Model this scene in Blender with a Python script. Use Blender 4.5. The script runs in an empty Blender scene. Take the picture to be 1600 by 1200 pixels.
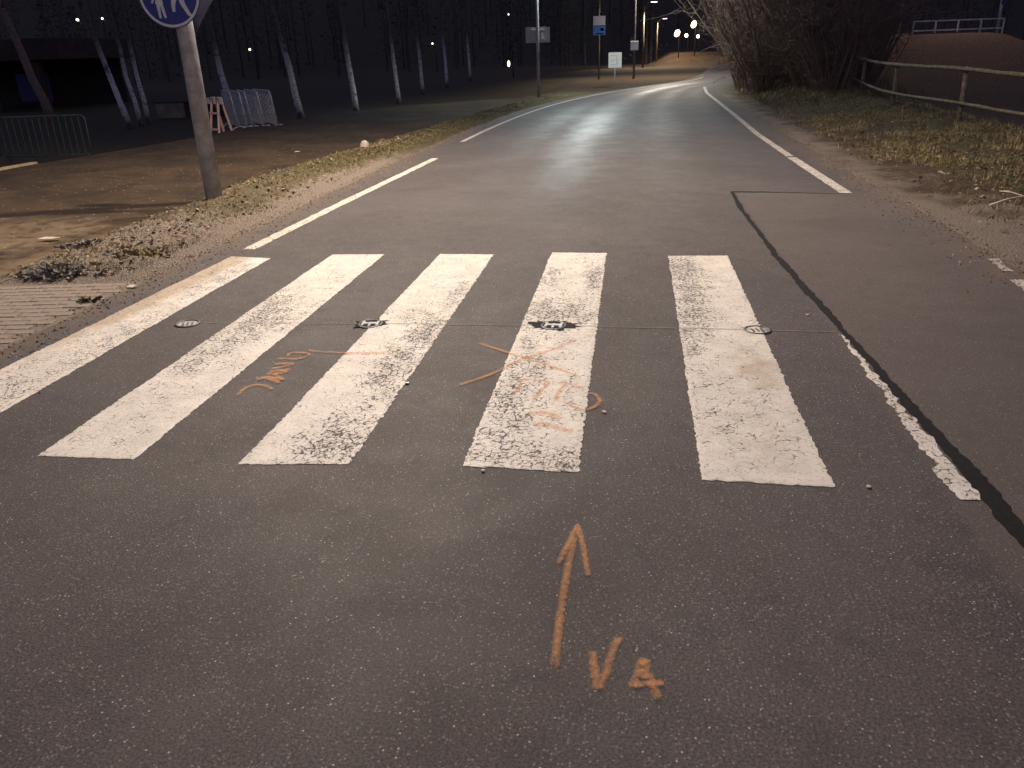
import bpy, math, random
import numpy as np
from mathutils import Vector, Matrix
R = math.radians
scene = bpy.context.scene
col = scene.collection
random.seed(7); RNG = np.random.default_rng(7)

# ------------------------------------------------------------------ camera
CAM_H = 1.677
cam = bpy.data.cameras.new("camera"); cam.sensor_width = 36.0; cam.lens = 28.125
cam.clip_start = 0.05; cam.clip_end = 1500
co = bpy.data.objects.new("camera", cam); col.objects.link(co)
pitch, yaw, roll = R(22.462), R(8.8575), R(-2.0)
fw = Vector((-math.sin(yaw)*math.cos(pitch), math.cos(yaw)*math.cos(pitch), -math.sin(pitch)))
rt = Vector((math.cos(yaw), math.sin(yaw), 0)); up = rt.cross(fw)
r2 = rt*math.cos(roll) + up*math.sin(roll); u2 = up*math.cos(roll) - rt*math.sin(roll)
M3 = Matrix((r2, u2, -fw)).transposed()
co.matrix_world = Matrix.Translation((0, 0, CAM_H)) @ M3.to_4x4()
scene.camera = co

# ------------------------------------------------------------------ night sky, exposure
world = bpy.data.worlds.new("World"); scene.world = world; world.use_nodes = True
wn = world.node_tree.nodes; wl = world.node_tree.links
sky = wn.new("ShaderNodeTexSky"); sky.sky_type = 'NISHITA'; sky.sun_disc = False
sky.sun_elevation = R(6); sky.sun_rotation = R(200); sky.air_density = 1.0; sky.dust_density = 0.6; sky.ozone_density = 3.0
tint = wn.new("ShaderNodeMix"); tint.data_type = 'RGBA'; tint.blend_type = 'MIX'; tint.inputs[0].default_value = 0.75
wl.new(sky.outputs[0], tint.inputs[6]); tint.inputs[7].default_value = (1.05, 1.1, 2.5, 1)
wl.new(tint.outputs[2], wn["Background"].inputs[0])
wn["Background"].inputs[1].default_value = 0.085
scene.view_settings.view_transform = 'Standard'; scene.view_settings.look = 'None'
scene.view_settings.exposure = 0.0; scene.view_settings.gamma = 1.0
scene.render.engine = 'CYCLES'
scene.cycles.use_denoising = True
scene.cycles.max_bounces = 4; scene.cycles.diffuse_bounces = 2; scene.cycles.glossy_bounces = 2; scene.cycles.use_adaptive_sampling = True; scene.cycles.adaptive_threshold = 0.04; scene.cycles.transparent_max_bounces = 12
scene.cycles.sample_clamp_indirect = 4.0

# ------------------------------------------------------------------ helpers
class MB:
    def __init__(s): s.v = []; s.f = []
    def add(s, vs, fs):
        o = len(s.v); s.v.extend([tuple(map(float, p)) for p in vs]); s.f.extend([tuple(i+o for i in f) for f in fs]); return s
    def box(s, c, d, rot=None):
        hx, hy, hz = d[0]/2, d[1]/2, d[2]/2
        vs = [Vector((x, y, z)) for z in (-hz, hz) for y in (-hy, hy) for x in (-hx, hx)]
        if rot is not None: vs = [rot @ q for q in vs]
        return s.add([q+Vector(c) for q in vs], [(0,2,3,1),(4,5,7,6),(0,1,5,4),(2,6,7,3),(0,4,6,2),(1,3,7,5)])
    def tube(s, pts, rad, n=8, cap=True):
        pts = [Vector(p) for p in pts]
        if not hasattr(rad, '__len__'): rad = [rad]*len(pts)
        vs = []; fs = []; ref = None
        for i, p in enumerate(pts):
            a = pts[max(i-1, 0)]; b = pts[min(i+1, len(pts)-1)]; t = (b-a)
            t = t.normalized() if t.length > 1e-9 else Vector((0,0,1))
            if ref is None: ref = Vector((1,0,0)) if abs(t.x) < .8 else Vector((0,1,0))
            x = (ref - t*ref.dot(t)).normalized(); y = t.cross(x); ref = x
            for k in range(n):
                q = 2*math.pi*k/n; vs.append(p + (x*math.cos(q)+y*math.sin(q))*rad[i])
        for i in range(len(pts)-1):
            for k in range(n):
                fs.append((i*n+k, i*n+(k+1) % n, (i+1)*n+(k+1) % n, (i+1)*n+k))
        if cap:
            fs.append(tuple(reversed(range(n)))); fs.append(tuple((len(pts)-1)*n+k for k in range(n)))
        return s.add(vs, fs)
    def prism(s, outline, y0, y1):
        """outline in x,z extruded along y"""
        n = len(outline)
        vs = [(x, y0, z) for x, z in outline] + [(x, y1, z) for x, z in outline]
        fs = [tuple(range(n)), tuple(reversed(range(n, 2*n)))] + [(k, n+k, n+(k+1) % n, (k+1) % n) for k in range(n)]
        return s.add(vs, fs)
    def build(s, name, mat, parent=None, smooth=False, bevel=0.0):
        me = bpy.data.meshes.new(name); me.from_pydata(s.v, [], s.f); me.update()
        return link(name, me, mat, parent, smooth, bevel)
def link(name, me, mat, parent=None, smooth=False, bevel=0.0):
    if mat is not None and not me.materials: me.materials.append(mat)
    if smooth:
        me.polygons.foreach_set('use_smooth', [True]*len(me.polygons))
    o = bpy.data.objects.new(name, me); col.objects.link(o)
    if parent is not None: o.parent = parent
    if bevel > 0:
        m = o.modifiers.new("bevel", 'BEVEL'); m.width = bevel; m.segments = 2; m.limit_method = 'ANGLE'
    return o
def tag(o, label=None, cat=None, group=None, kind=None):
    if label: o['label'] = label
    if cat: o['category'] = cat
    if group: o['group'] = group
    if kind: o['kind'] = kind
    return o
def thing(name, loc, label, cat, group=None, rz=0.0):
    o = bpy.data.objects.new(name, None); col.objects.link(o); o.empty_display_size = .2
    o.location = loc; o.rotation_euler = (0, 0, rz)
    return tag(o, label, cat, group)
def copy_tree(o, parent=None):
    c = o.copy(); col.objects.link(c)
    if parent is not None: c.parent = parent
    for ch in list(o.children): copy_tree(ch, c)
    return c
def sm(t):
    t = np.clip(t, 0, 1); return t*t*(3-2*t)
def catmull(P, n):
    P = [np.array(p, float) for p in P]; P = [2*P[0]-P[1]] + P + [2*P[-1]-P[-2]]; out = []
    for i in range(1, len(P)-2):
        for t in np.linspace(0, 1, n, endpoint=False):
            a, b, c, d = P[i-1:i+3]
            out.append(.5*((2*b)+(-a+c)*t+(2*a-5*b+4*c-d)*t*t+(-a+3*b-3*c+d)*t**3))
    out.append(P[-2]); return np.array(out)
# cheap value noise for geometry
_PT = RNG.random((256, 256))
def vnoise(x, y, s=1.0):
    x = np.asarray(x, float)*s+1000.3; y = np.asarray(y, float)*s+1000.7
    xi = np.floor(x).astype(int); yi = np.floor(y).astype(int); fx = x-xi; fy = y-yi
    fx = fx*fx*(3-2*fx); fy = fy*fy*(3-2*fy); g = lambda a, b: _PT[a % 256, b % 256]
    return (g(xi, yi)*(1-fx)+g(xi+1, yi)*fx)*(1-fy)+(g(xi, yi+1)*(1-fx)+g(xi+1, yi+1)*fx)*fy
def fbm(x, y, s=1.0, o=4):
    r = 0; a = .5
    for k in range(o): r = r+a*vnoise(x, y, s*2**k); a *= .5
    return r

# ------------------------------------------------------------------ materials
class NT:
    def __init__(s, name, dim='3D'):
        s.dim = dim; s.m = bpy.data.materials.new(name); s.m.use_nodes = True; s.t = s.m.node_tree; s.n = s.t.nodes; s.l = s.t.links
        s.b = s.n["Principled BSDF"]; s.out = s.n["Material Output"]
        s.tc = s.n.new("ShaderNodeTexCoord"); s.co = s.tc.outputs["Object"]
    def lk(s, a, b): s.l.new(a, b)
    def set(s, sock, v):
        if hasattr(v, 'is_linked'): s.lk(v, sock)
        else: sock.default_value = v
    def map(s, scale, src=None, loc=(0,0,0)):
        m = s.n.new("ShaderNodeMapping"); m.inputs["Scale"].default_value = scale; m.inputs["Location"].default_value = loc
        s.lk(src or s.co, m.inputs[0]); return m.outputs[0]
    def noise(s, scale, detail=3, rough=.55, dist=0, src=None, colr=False):
        n = s.n.new("ShaderNodeTexNoise"); n.noise_dimensions = s.dim; n.inputs["Scale"].default_value = scale; n.inputs["Detail"].default_value = detail
        n.inputs["Roughness"].default_value = rough; n.inputs["Distortion"].default_value = dist
        s.lk(src or s.co, n.inputs["Vector"]); return n.outputs[1 if colr else 0]
    def vor(s, scale, feature='F1', src=None, out=0, rnd=1):
        n = s.n.new("ShaderNodeTexVoronoi"); n.voronoi_dimensions = s.dim; n.feature = feature; n.inputs["Scale"].default_value = scale; n.inputs["Randomness"].default_value = rnd
        s.lk(src or s.co, n.inputs["Vector"]); return n.outputs[out]
    def math(s, op, a, b=0.0, c=None, clamp=False):
        n = s.n.new("ShaderNodeMath"); n.operation = op; n.use_clamp = clamp; s.set(n.inputs[0], a); s.set(n.inputs[1], b)
        if c is not None: s.set(n.inputs[2], c)
        return n.outputs[0]
    def rng(s, v, a, b, c=0.0, d=1.0):
        n = s.n.new("ShaderNodeMapRange"); n.interpolation_type = 'SMOOTHSTEP'
        s.set(n.inputs[0], v); s.set(n.inputs[1], a); s.set(n.inputs[2], b); s.set(n.inputs[3], c); s.set(n.inputs[4], d); return n.outputs[0]
    def mix(s, f, a, b, mode='MIX'):
        n = s.n.new("ShaderNodeMix"); n.data_type = 'RGBA'; n.blend_type = mode; s.set(n.inputs[0], f)
        for i, v in ((6, a), (7, b)):
            if hasattr(v, 'is_linked'): s.lk(v, n.inputs[i])
            else: n.inputs[i].default_value = (*v[:3], 1)
        return n.outputs[2]
    def attr(s, name, out=2):
        n = s.n.new("ShaderNodeAttribute"); n.attribute_name = name; return n.outputs[out]
    def sep(s, v, k):
        n = s.n.new("ShaderNodeSeparateXYZ"); s.lk(v, n.inputs[0]); return n.outputs[k]
    def vadd(s, a, b, k):
        n = s.n.new("ShaderNodeVectorMath"); n.operation = 'MULTIPLY_ADD'; s.lk(b, n.inputs[0]); n.inputs[1].default_value = (k,k,k); s.lk(a, n.inputs[2]); return n.outputs[0]
    def bump(s, h, strength=.5, dist=.01, prev=None):
        n = s.n.new("ShaderNodeBump"); n.inputs["Strength"].default_value = strength; n.inputs["Distance"].default_value = dist
        s.lk(h, n.inputs["Height"])
        if prev is not None: s.lk(prev, n.inputs["Normal"])
        return n.outputs[0]
    def fin(s, colr=None, rough=.8, normal=None, spec=None, metal=0):
        if colr is not None:
            if hasattr(colr, 'is_linked'): s.lk(colr, s.b.inputs["Base Color"])
            else: s.b.inputs["Base Color"].default_value = (*colr[:3], 1)
        s.set(s.b.inputs["Roughness"], rough); s.set(s.b.inputs["Metallic"], metal)
        if spec is not None: s.set(s.b.inputs["Specular IOR Level"], spec)
        if normal is not None: s.lk(normal, s.b.inputs["Normal"])
        return s.m
def simple(name, c, c2=None, rough=.6, metal=0, scale=12, bump=.15, spec=None):
    t = NT(name); n = t.noise(scale, 5, .6)
    c2 = c2 or tuple(q*.6 for q in c)
    return t.fin(t.mix(t.rng(n, .35, .68), c2, c), rough, t.bump(t.noise(scale*6, 3), bump, .01), spec, metal)

def asphalt_nodes(t):
    big = t.noise(.45, 3, .6); mid = t.noise(2.3, 3, .62); fine = t.noise(110, 2, .7)
    c = t.mix(t.rng(big, .35, .65), (.090, .079, .075), (.074, .065, .062))
    c = t.mix(t.rng(mid, .45, .75, 0, .5), c, (.094, .081, .073))
    mot = t.noise(7, 3, .7)
    c = t.mix(t.rng(mot, .42, .72, 0, .32), c, (.105, .092, .084)); c = t.mix(t.rng(mot, .30, .46, .28, 0), c, (.042, .037, .036))
    # aggregate: dark binder pits and pale stone chips
    c = t.mix(t.rng(fine, .40, .60, .7, 0), c, (.030, .026, .025))
    va = t.n.new('ShaderNodeTexVoronoi'); va.voronoi_dimensions = '2D'; va.inputs['Scale'].default_value = 100; t.lk(t.co, va.inputs['Vector']); vs = va.outputs[0]; vc = va.outputs[1]
    chip = t.math('MULTIPLY', t.rng(t.sep(vc, 0), .84, .95), t.rng(vs, .28, .42, 1, 0))
    c = t.mix(t.math('MULTIPLY', chip, .55), c, (.26, .23, .20))
    spark = t.math('MULTIPLY', t.rng(t.sep(vc, 1), .988, .992), t.rng(vs, .22, .34, 1, 0))
    c = t.mix(spark, c, (.42, .39, .35))
    h = t.math('ADD', t.math('MULTIPLY', fine, 1.0), t.math('MULTIPLY', vs, -.6))
    return c, h, spark, big, mid, fine
def m_asphalt():
    t = NT("asphalt", "2D"); c, h, spark, big, mid, fine = asphalt_nodes(t)
    x = t.sep(t.co, 0); y = t.sep(t.co, 1)
    # right-hand resurfaced lane is a different laying: a touch paler and browner
    px = t.math('ADD', x, t.math('MULTIPLY', mid, .06))
    strip = t.math('MULTIPLY', t.rng(px, 1.27, 1.33), t.rng(y, 10.2, 10.3, 1, 0))
    c = t.mix(t.math('MULTIPLY', strip, .32), c, (.115, .092, .076))
    st = t.noise(.9, 4, .7, .4)
    c = t.mix(t.rng(st, .50, .66, 0, .14), c, (.040, .034, .031)); c = t.mix(t.rng(st, .36, .46, .10, 0), c, (.115, .098, .084))
    # dusty margins
    sand = t.attr("edge"); sn = mid; sf = t.rng(t.math('ADD', sand, t.math('MULTIPLY', t.math('SUBTRACT', sn, .5), 1.6)), .4, 1.1, 0, .75)
    c = t.mix(sf, c, t.mix(fine, (.080, .060, .043), (.128, .10, .074)))
    # polished wheel tracks
    trk = t.attr("track"); rgh = t.math('SUBTRACT', t.rng(mid, .3, .7, .66, .74), t.math('MULTIPLY', trk, .24))
    rgh = t.math('SUBTRACT', rgh, t.math('MULTIPLY', spark, .2))
    nb = t.bump(h, .26, .005)
    return t.fin(c, rgh, nb, t.math('ADD', .19, t.math('MULTIPLY', trk, .22)))
def m_paint(name, base=(.645, .60, .525), dirtc=(.33, .25, .16)):
    t = NT(name, '2D'); d = t.attr("dmg"); dirt = t.attr("dirt")
    wob = t.vadd(t.co, t.noise(22, 3, .6, colr=True), .045)
    e1 = t.vor(24, 'DISTANCE_TO_EDGE', src=wob); e2 = t.vor(58, 'DISTANCE_TO_EDGE', src=wob)
    broad = t.noise(2.2, 4, .6); gate = t.noise(9, 3, .6)
    lvl = t.math('ADD', t.math('MULTIPLY', d, .95), t.math('MULTIPLY', t.math('SUBTRACT', broad, .5), .5))
    lvl = t.math('ADD', lvl, t.math('MULTIPLY', t.math('SUBTRACT', gate, .5), 1.3))
    th1 = t.rng(lvl, .02, 1.0, .0, .15); th2 = t.rng(lvl, .34, 1.15, .0, .21)
    c1 = t.math('MULTIPLY', t.math('LESS_THAN', e1, th1), t.rng(t.noise(40, 2), .42, .55))
    c2 = t.math('MULTIPLY', t.math('LESS_THAN', e2, th2), t.rng(t.noise(55, 2, src=t.map((1,1,1), loc=(3,7,0))), .44, .56))
    chip = t.rng(t.math('ADD', t.noise(34, 4, .7, .6), t.math('MULTIPLY', lvl, .22)), .775, .81)
    crack = t.math('MAXIMUM', t.math('MAXIMUM', c1, c2), chip)
    relief = t.noise(52, 3, .6, 1.6); worm = t.vor(40, 'DISTANCE_TO_EDGE', src=wob)
    c = t.mix(t.rng(t.noise(5, 5, .6), .35, .7), tuple(q*.86 for q in base), base)
    c = t.mix(t.rng(relief, .34, .44, .35, 0), c, tuple(q*.66 for q in base))
    c = t.mix(t.math('MULTIPLY', t.math('LESS_THAN', worm, .07), t.rng(t.noise(26, 2, .6), .46, .60, 0, .55)), c, tuple(q*.38 for q in base))
    dl = t.math('ADD', dirt, t.math('MULTIPLY', t.math('SUBTRACT', t.noise(7, 6, .65), .5), .9))
    c = t.mix(t.rng(dl, .25, .95, 0, .8), c, dirtc)
    c = t.mix(t.math('MULTIPLY', crack, .92), c, t.mix(t.noise(90, 2), (.03, .026, .024), (.085, .074, .068)))
    hh = t.math('SUBTRACT', t.math('MULTIPLY', relief, .55), crack)
    return t.fin(c, t.rng(crack, 0, 1, .55, .85), t.bump(hh, .6, .006), .35)
def m_spray():
    t = NT("orange_spray_paint", "2D"); a = t.attr("a")
    n = t.noise(60, 4, .7); k = t.math('ADD', a, t.math('MULTIPLY', t.math('SUBTRACT', n, .5), 1.5))
    al = t.rng(k, .15, 1.45, 0, .52)
    t.fin(t.mix(t.noise(14, 3), (.68, .29, .105), (.80, .40, .16)), .75, t.bump(t.noise(95, 3), .5, .006), .3)
    tr = t.n.new("ShaderNodeBsdfTransparent"); mx = t.n.new("ShaderNodeMixShader")
    t.lk(al, mx.inputs[0]); t.lk(tr.outputs[0], mx.inputs[1]); t.lk(t.b.outputs[0], mx.inputs[2]); t.lk(mx.outputs[0], t.out.inputs[0])
    return t.m
def m_ground():
    t = NT("earth_and_turf", "2D"); g = t.attr("grass"); s = t.attr("sand")
    n1 = t.noise(1.4, 5, .65); n2 = t.noise(11, 5, .7); n3 = t.noise(60, 4, .7)
    soil = t.mix(t.rng(n2, .3, .7), (.055, .038, .024), (.13, .092, .058))
    sand = t.mix(t.rng(n3, .3, .7), (.16, .128, .098), (.36, .30, .245))
    turf = t.mix(t.rng(n2, .35, .65), (.048, .044, .018), (.15, .122, .06))
    c = t.mix(t.rng(t.math('ADD', s, t.math('MULTIPLY', t.math('SUBTRACT', n1, .5), .9)), .3, .8), soil, sand)
    c = t.mix(t.rng(t.math('ADD', g, t.math('MULTIPLY', t.math('SUBTRACT', n2, .5), .8)), .35, .75), c, turf)
    c = t.mix(t.rng(t.vor(26, 'F1', out=0), .08, .16, .5, 0), c, (.025, .018, .012))
    c = t.mix(t.rng(n3, .34, .46, .5, 0), c, (.04, .03, .022))
    return t.fin(c, .95, t.bump(t.math('ADD', n3, n2), 1.0, .035), .15)
def m_path():
    t = NT("trodden_path_asphalt", "2D")
    n1 = t.noise(.8, 6, .65, .5); n2 = t.noise(5, 5, .65); n3 = t.noise(80, 4, .7)
    c = t.mix(t.rng(n1, .35, .68), (.022, .015, .0085), (.048, .031, .016))
    c = t.mix(t.rng(n2, .5, .75, 0, .55), c, (.075, .052, .030))
    c = t.mix(t.rng(n3, .5, .7, 0, .5), c, (.03, .022, .016))
    yy = t.math('ADD', t.sep(t.co, 1), t.math('MULTIPLY', n1, 2.2))
    c = t.mix(t.math('MULTIPLY', t.rng(yy, 9.0, 10.6, .8, 0), t.rng(n2, .25, .6)), c, t.mix(n3, (.12, .085, .05), (.20, .148, .094)))
    sp = t.math('MULTIPLY', t.rng(t.sep(t.vor(14, 'F1', out=1), 0), .95, .96), t.rng(t.vor(14, 'F1', out=0), .1, .2, 1, 0))
    c = t.mix(sp, c, (.35, .29, .21))
    return t.fin(c, .92, t.bump(n3, .6, .01), .2)
def m_bark():
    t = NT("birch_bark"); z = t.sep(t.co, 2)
    st = t.noise(1, 4, .65, src=t.map((6, 6, 26))); pt = t.noise(1, 3, .6, src=t.map((3, 3, 4.5)))
    c = t.mix(t.rng(st, .52, .62), (.66, .60, .54), (.30, .25, .21))
    c = t.mix(t.rng(pt, .54, .66, 0, .85), c, (.06, .048, .04))
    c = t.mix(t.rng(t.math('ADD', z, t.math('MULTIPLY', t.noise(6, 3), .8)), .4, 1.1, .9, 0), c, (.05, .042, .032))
    c = t.mix(t.rng(z, 1.4, 3.4, 0, .9), c, (.045, .034, .028))  # trunks darken upward: fading lamp light put into the bark colour
    return t.fin(c, .8, t.bump(st, .5, .02), .25)
def m_emit(name, c, s, base=.8):
    m = bpy.data.materials.new(name); m.use_nodes = True; n = m.node_tree.nodes; b = n["Principled BSDF"]
    b.inputs["Base Color"].default_value = (base, base, base, 1); b.inputs["Emission Color"].default_value = (*c, 1); b.inputs["Emission Strength"].default_value = s
    return m
def m_attr_leaf(name, tr=0.0):
    t = NT(name); a = t.attr("tint", 0)
    return t.fin(a, .8, None, .2)
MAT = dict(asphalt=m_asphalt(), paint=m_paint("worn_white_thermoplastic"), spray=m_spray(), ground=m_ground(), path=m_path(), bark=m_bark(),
    tar=simple("bitumen_seam", (.014, .013, .012), (.008, .008, .008), .8, scale=30, bump=.3, spec=.15),
    saw=simple("sawcut_filler", (.24, .20, .165), (.12, .10, .085), .9, scale=20),
    galv=simple("galvanised_steel", (.52, .52, .53), (.36, .36, .37), .55, .1, 9, .08),
    pole=simple("weathered_grey_pole", (.48, .475, .49), (.30, .295, .31), .6, .1, 7, .2),
    wood=simple("weathered_timber", (.17, .14, .085), (.085, .07, .045), .85, 0, 10, .35),
    dark=simple("dark_green_steel", (.07, .105, .085), (.035, .055, .045), .45, .2, 10, .1),
    steel=simple("barrier_steel", (.66, .66, .66), (.36, .36, .37), .45, .3, 12, .1),
    signback=simple("dark_sign_back", (.15, .15, .19), (.10, .10, .13), .5, .1, 10, .08),
    blue2=simple("panel_blue", (.10, .24, .62), (.08, .19, .52), .45, 0, 14, .05),
    blue=simple("sign_blue", (.030, .045, .26), (.024, .034, .20), .45, 0, 14, .05),
    white=simple("sign_white", (.78, .77, .74), (.64, .62, .59), .45, 0, 14, .05),
    grey=simple("sign_back_grey", (.50, .48, .47), (.36, .35, .34), .5, .1, 10, .08),
    pinkw=simple("faded_orange_white_board", (.85, .55, .42), (.72, .45, .34), .6, 0, 8, .1),
    red=simple("red_board", (.42, .05, .04), (.30, .04, .03), .55, 0, 8, .1),
    stud=simple("cast_iron_stud", (.10, .10, .10), (.05, .05, .05), .45, .5, 40, .2),
    studp=simple("worn_stud_plate", (.42, .41, .39), (.24, .23, .22), .4, .3, 60, .2),
    lens=simple("stud_lens_white", (.60, .60, .59), (.40, .40, .39), .3, 0, 60, .05),
    stem=simple("shrub_bark", (.24, .155, .115), (.145, .095, .072), .85, 0, 9, .3),
    twig=simple("twig_bark", (.26, .168, .125), (.16, .105, .08), .85, 0, 3, .1),
    brick=simple("paver_concrete", (.23, .185, .145), (.16, .128, .10), .9, 0, 9, .35),
    sandj=simple("joint_sand", (.17, .135, .105), (.12, .095, .072), .95, 0, 30, .4),
    stone=simple("pale_stone", (.42, .36, .29), (.25, .21, .17), .85, 0, 14, .4),
    brownw=simple("brown_cladding", (.06, .032, .025), (.035, .02, .016), .8, 0, 3, .2),
    conc=simple("pale_render", (.33, .25, .16), (.20, .15, .10), .9, 0, 3, .2),
    red_path=simple("reddish_gravel", (.20, .12, .105), (.12, .075, .065), .95, 0, 8, .4),
    paper=simple("pale_litter", (.55, .48, .38), (.40, .34, .26), .8, 0, 30, .1),
    dkglass=simple("dark_glass", (.02, .022, .03), (.015, .016, .02), .15, 0, 3, .02),
    blade=m_attr_leaf("grass_blades"), leaf=m_attr_leaf("dead_leaves"), needle=m_attr_leaf("wood_needles"),
    bluew=m_emit("dim_blue_window", (.05, .09, .6), .012, .03),
    lampw=m_emit("lamp_white", (1.0, .95, .86), 10), lampo=m_emit("lamp_warm", (1.0, .66, .36), 9), lampl=m_emit("lamp_near", (1.0, .86, .70), 20),
    lampd=m_emit("lamp_dot", (1.0, .80, .58), 4))

# ------------------------------------------------------------------ terrain
PATH_OUT = catmull([(-11.6,-14),(-11.5,6),(-11.5,13.6),(-11.25,15.5),(-10.8,19.3),(-10.6,24),(-9.4,28.6),(-7.1,32),(-4.6,34.6),(-3.6,40)], 6)
VERGE_L = catmull([(-5.4,-14),(-5.5,6.2),(-5.55,7.1),(-5.66,8.5),(-5.7,10.2),(-5.8,12.7),(-5.35,17.3),(-4.8,24.7),(-4.1,31),(-3.1,36)], 6)
EDGE_L = catmull([(-4.05,-14),(-4.05,-4),(-4.05,6),(-4.05,14),(-3.95,20),(-3.55,26),(-2.85,31),(-1.65,36),(.2,41),(2.0,45.5),(3.2,50),(4.4,58),(5.8,70),(7.4,81),(12,93),(20,100)], 10)
EDGE_R = catmull([(3.05,-14),(3.05,-4),(3.0,6),(3.02,14),(3.1,20),(3.14,26),(3.2,31),(3.45,36),(4.4,41),(6.6,45.5),(9,50),(11.4,58),(13,70),(14.2,78),(17.5,86),(24,92)], 10)
def xat(poly, y): return np.interp(y, poly[:, 1], poly[:, 0])
def terrain(x, y):
    x = np.asarray(x, float); y = np.asarray(y, float)
    el = xat(EDGE_L, y); er = xat(EDGE_R, y); po = xat(PATH_OUT, y)
    z = np.full(np.broadcast(x, y).shape, -.05)
    z = z - .46*sm((po-.05-x)/1.1)*sm((60-y)/20)
    rr = x-er
    bank = .05+.40*sm((y-19)/11)
    z = z + sm((rr-.3)/3.2)*bank*sm((y+5)/10)
    beh = sm((x-7.0)/1.5)*sm((38-y)/4)
    z = z - .25*beh*sm((y-8)/6)
    z = z + 1.45*sm((y-29)/11)*sm((x-7.6)/4)*sm((75-y)/25)*(.25+.75*sm((17.2-x)/2.4))
    z = z + 1.3*sm((y-82)/22)*sm((x-1)/4)*sm((38-x)/10) * sm((el-x+30)/8)
    r = np.hypot(x, y)
    z = z + 34*sm((r-118)/150) + 1.2*(fbm(x, y, .05)-.5)*sm((r-60)/60)
    corr = (x > el-.25) & (x < er+.25) & (y < 92)
    z = np.where(corr, np.minimum(z, -.05), z)
    return z
def grid_mesh(name, xs, ys, zf, mat, attrs=None, xyf=None):
    X, Y = np.meshgrid(xs, ys); 
    if xyf: X, Y = xyf(X, Y)
    Z = zf(X, Y); n, m = X.shape
    v = np.stack([X, Y, Z], -1).reshape(-1, 3)
    i = np.arange(n*m).reshape(n, m); f = np.stack([i[:-1,:-1], i[:-1,1:], i[1:,1:], i[1:,:-1]], -1).reshape(-1, 4)
    me = bpy.data.meshes.new(name); me.from_pydata(v.tolist(), [], f.tolist()); me.update()
    for k, fn in (attrs or {}).items():
        a = me.attributes.new(k, 'FLOAT', 'POINT'); a.data.foreach_set('value', np.asarray(fn(X, Y), np.float32).reshape(-1))
    return link(name, me, mat, None, True)
def spaced(a, b, fine0, fine1, step, grow):
    out = list(np.arange(fine0, fine1, step)); s = step; q = out[-1]
    while q < b: s *= grow; q += s; out.append(q)
    s = step; q = out[0]
    while q > a: s *= grow; q -= s; out.insert(0, q)
    return np.array(out)
gx = spaced(-420, 420, -16, 16, .5, 1.10); gy = spaced(-140, 420, -8, 46, .5, 1.09)
ground = grid_mesh("ground", gx, gy, terrain, MAT['ground'], dict(
    grass=lambda x, y: .35*sm((xat(EDGE_R, y)+7-x)/2)*(x > 3)+.55*(x < xat(PATH_OUT, y)-.6),
    sand=lambda x, y: .25*np.ones_like(x)))
tag(ground, kind='structure')

# ------------------------------------------------------------------ road
def build_road():
    n = 41; ys = len(EDGE_L); V = []; E = []; T = []; F = []
    # refine stations
    def dens(P, k): 
        t = np.linspace(0, len(P)-1, (len(P)-1)*k+1); i = np.arange(len(P)); return np.stack([np.interp(t, i, P[:,0]), np.interp(t, i, P[:,1])], -1)
    A = dens(EDGE_L, 6); B = dens(EDGE_R, 6)
    for s in range(len(A)):
        a = A[s].copy(); b = B[s].copy()
        a[0] += .10*(fbm(a[1], 3.1, 1.3)-.5)+.05*(vnoise(a[1], 9, 6)-.5)
        b[0] += .12*(fbm(b[1], 7.7, 1.1)-.5)+.05*(vnoise(b[1], 5, 6)-.5)
        for k in range(n):
            t = k/(n-1); p = a*(1-t)+b*t; V.append((p[0], p[1], .0))
            wd = np.hypot(*(b-a)); dl = t*wd; dr = (1-t)*wd
            E.append(max(1-dl/.55, 1-dr/.7, 0.0))
            tr = 0
            for c, wd_, am in ((.27, .07, .6), (.42, .075, 1.0), (.66, .06, .35), (.84, .06, .35)): tr = max(tr, am*math.exp(-((t-c)/wd_)**2))
            T.append(tr*(.65+.5*float(vnoise(p[0], p[1], .7)))*(.12+.88*float(sm((p[1]-7.5)/5))))
    for s in range(len(A)-1):
        for k in range(n-1): i = s*n+k; F.append((i, i+1, i+n+1, i+n))
    me = bpy.data.meshes.new("road"); me.from_pydata(V, [], F); me.update()
    a = me.attributes.new("edge", 'FLOAT', 'POINT'); a.data.foreach_set('value', np.array(E, np.float32))
    a = me.attributes.new("track", 'FLOAT', 'POINT'); a.data.foreach_set('value', np.array(T, np.float32))
    return link("road", me, MAT['asphalt'])
road = build_road(); tag(road, kind='structure')

def path_xy(X, Y):
    t = X; xo = xat(PATH_OUT, Y); xi = xat(VERGE_L, Y)+.12
    return np.minimum(xo, xi-.02)*(1-t)+xi*t+.08*(fbm(X*9, Y, 1.2)-.5), Y
footpath = grid_mesh("footpath", np.linspace(0, 1, 30), np.linspace(-10, 35.5, 220), lambda x, y: -.012+.02*(fbm(x, y, .5)-.5), MAT['path'], None, path_xy)
tag(footpath, kind='structure')
ee = MB(); Pe = [q for q in PATH_OUT if 9 < q[1] < 14.6]; vs = []; fs = []
for i, q in enumerate(Pe):
    for dx, z in ((-.16, -.40), (-.15, .018), (-.03, .022), (-.01, -.06)): vs.append((q[0]+dx+.02*(vnoise(i*1.3, dx)-.5), q[1], z+.012*(vnoise(i*2.1, 3)-.5)))
for i in range(len(Pe)-1):
    for j in range(3): a = 4*i+j; fs.append((a, a+4, a+5, a+1))
tag(ee.add(vs, fs).build("path_edging", MAT['conc']), kind='structure')
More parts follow.
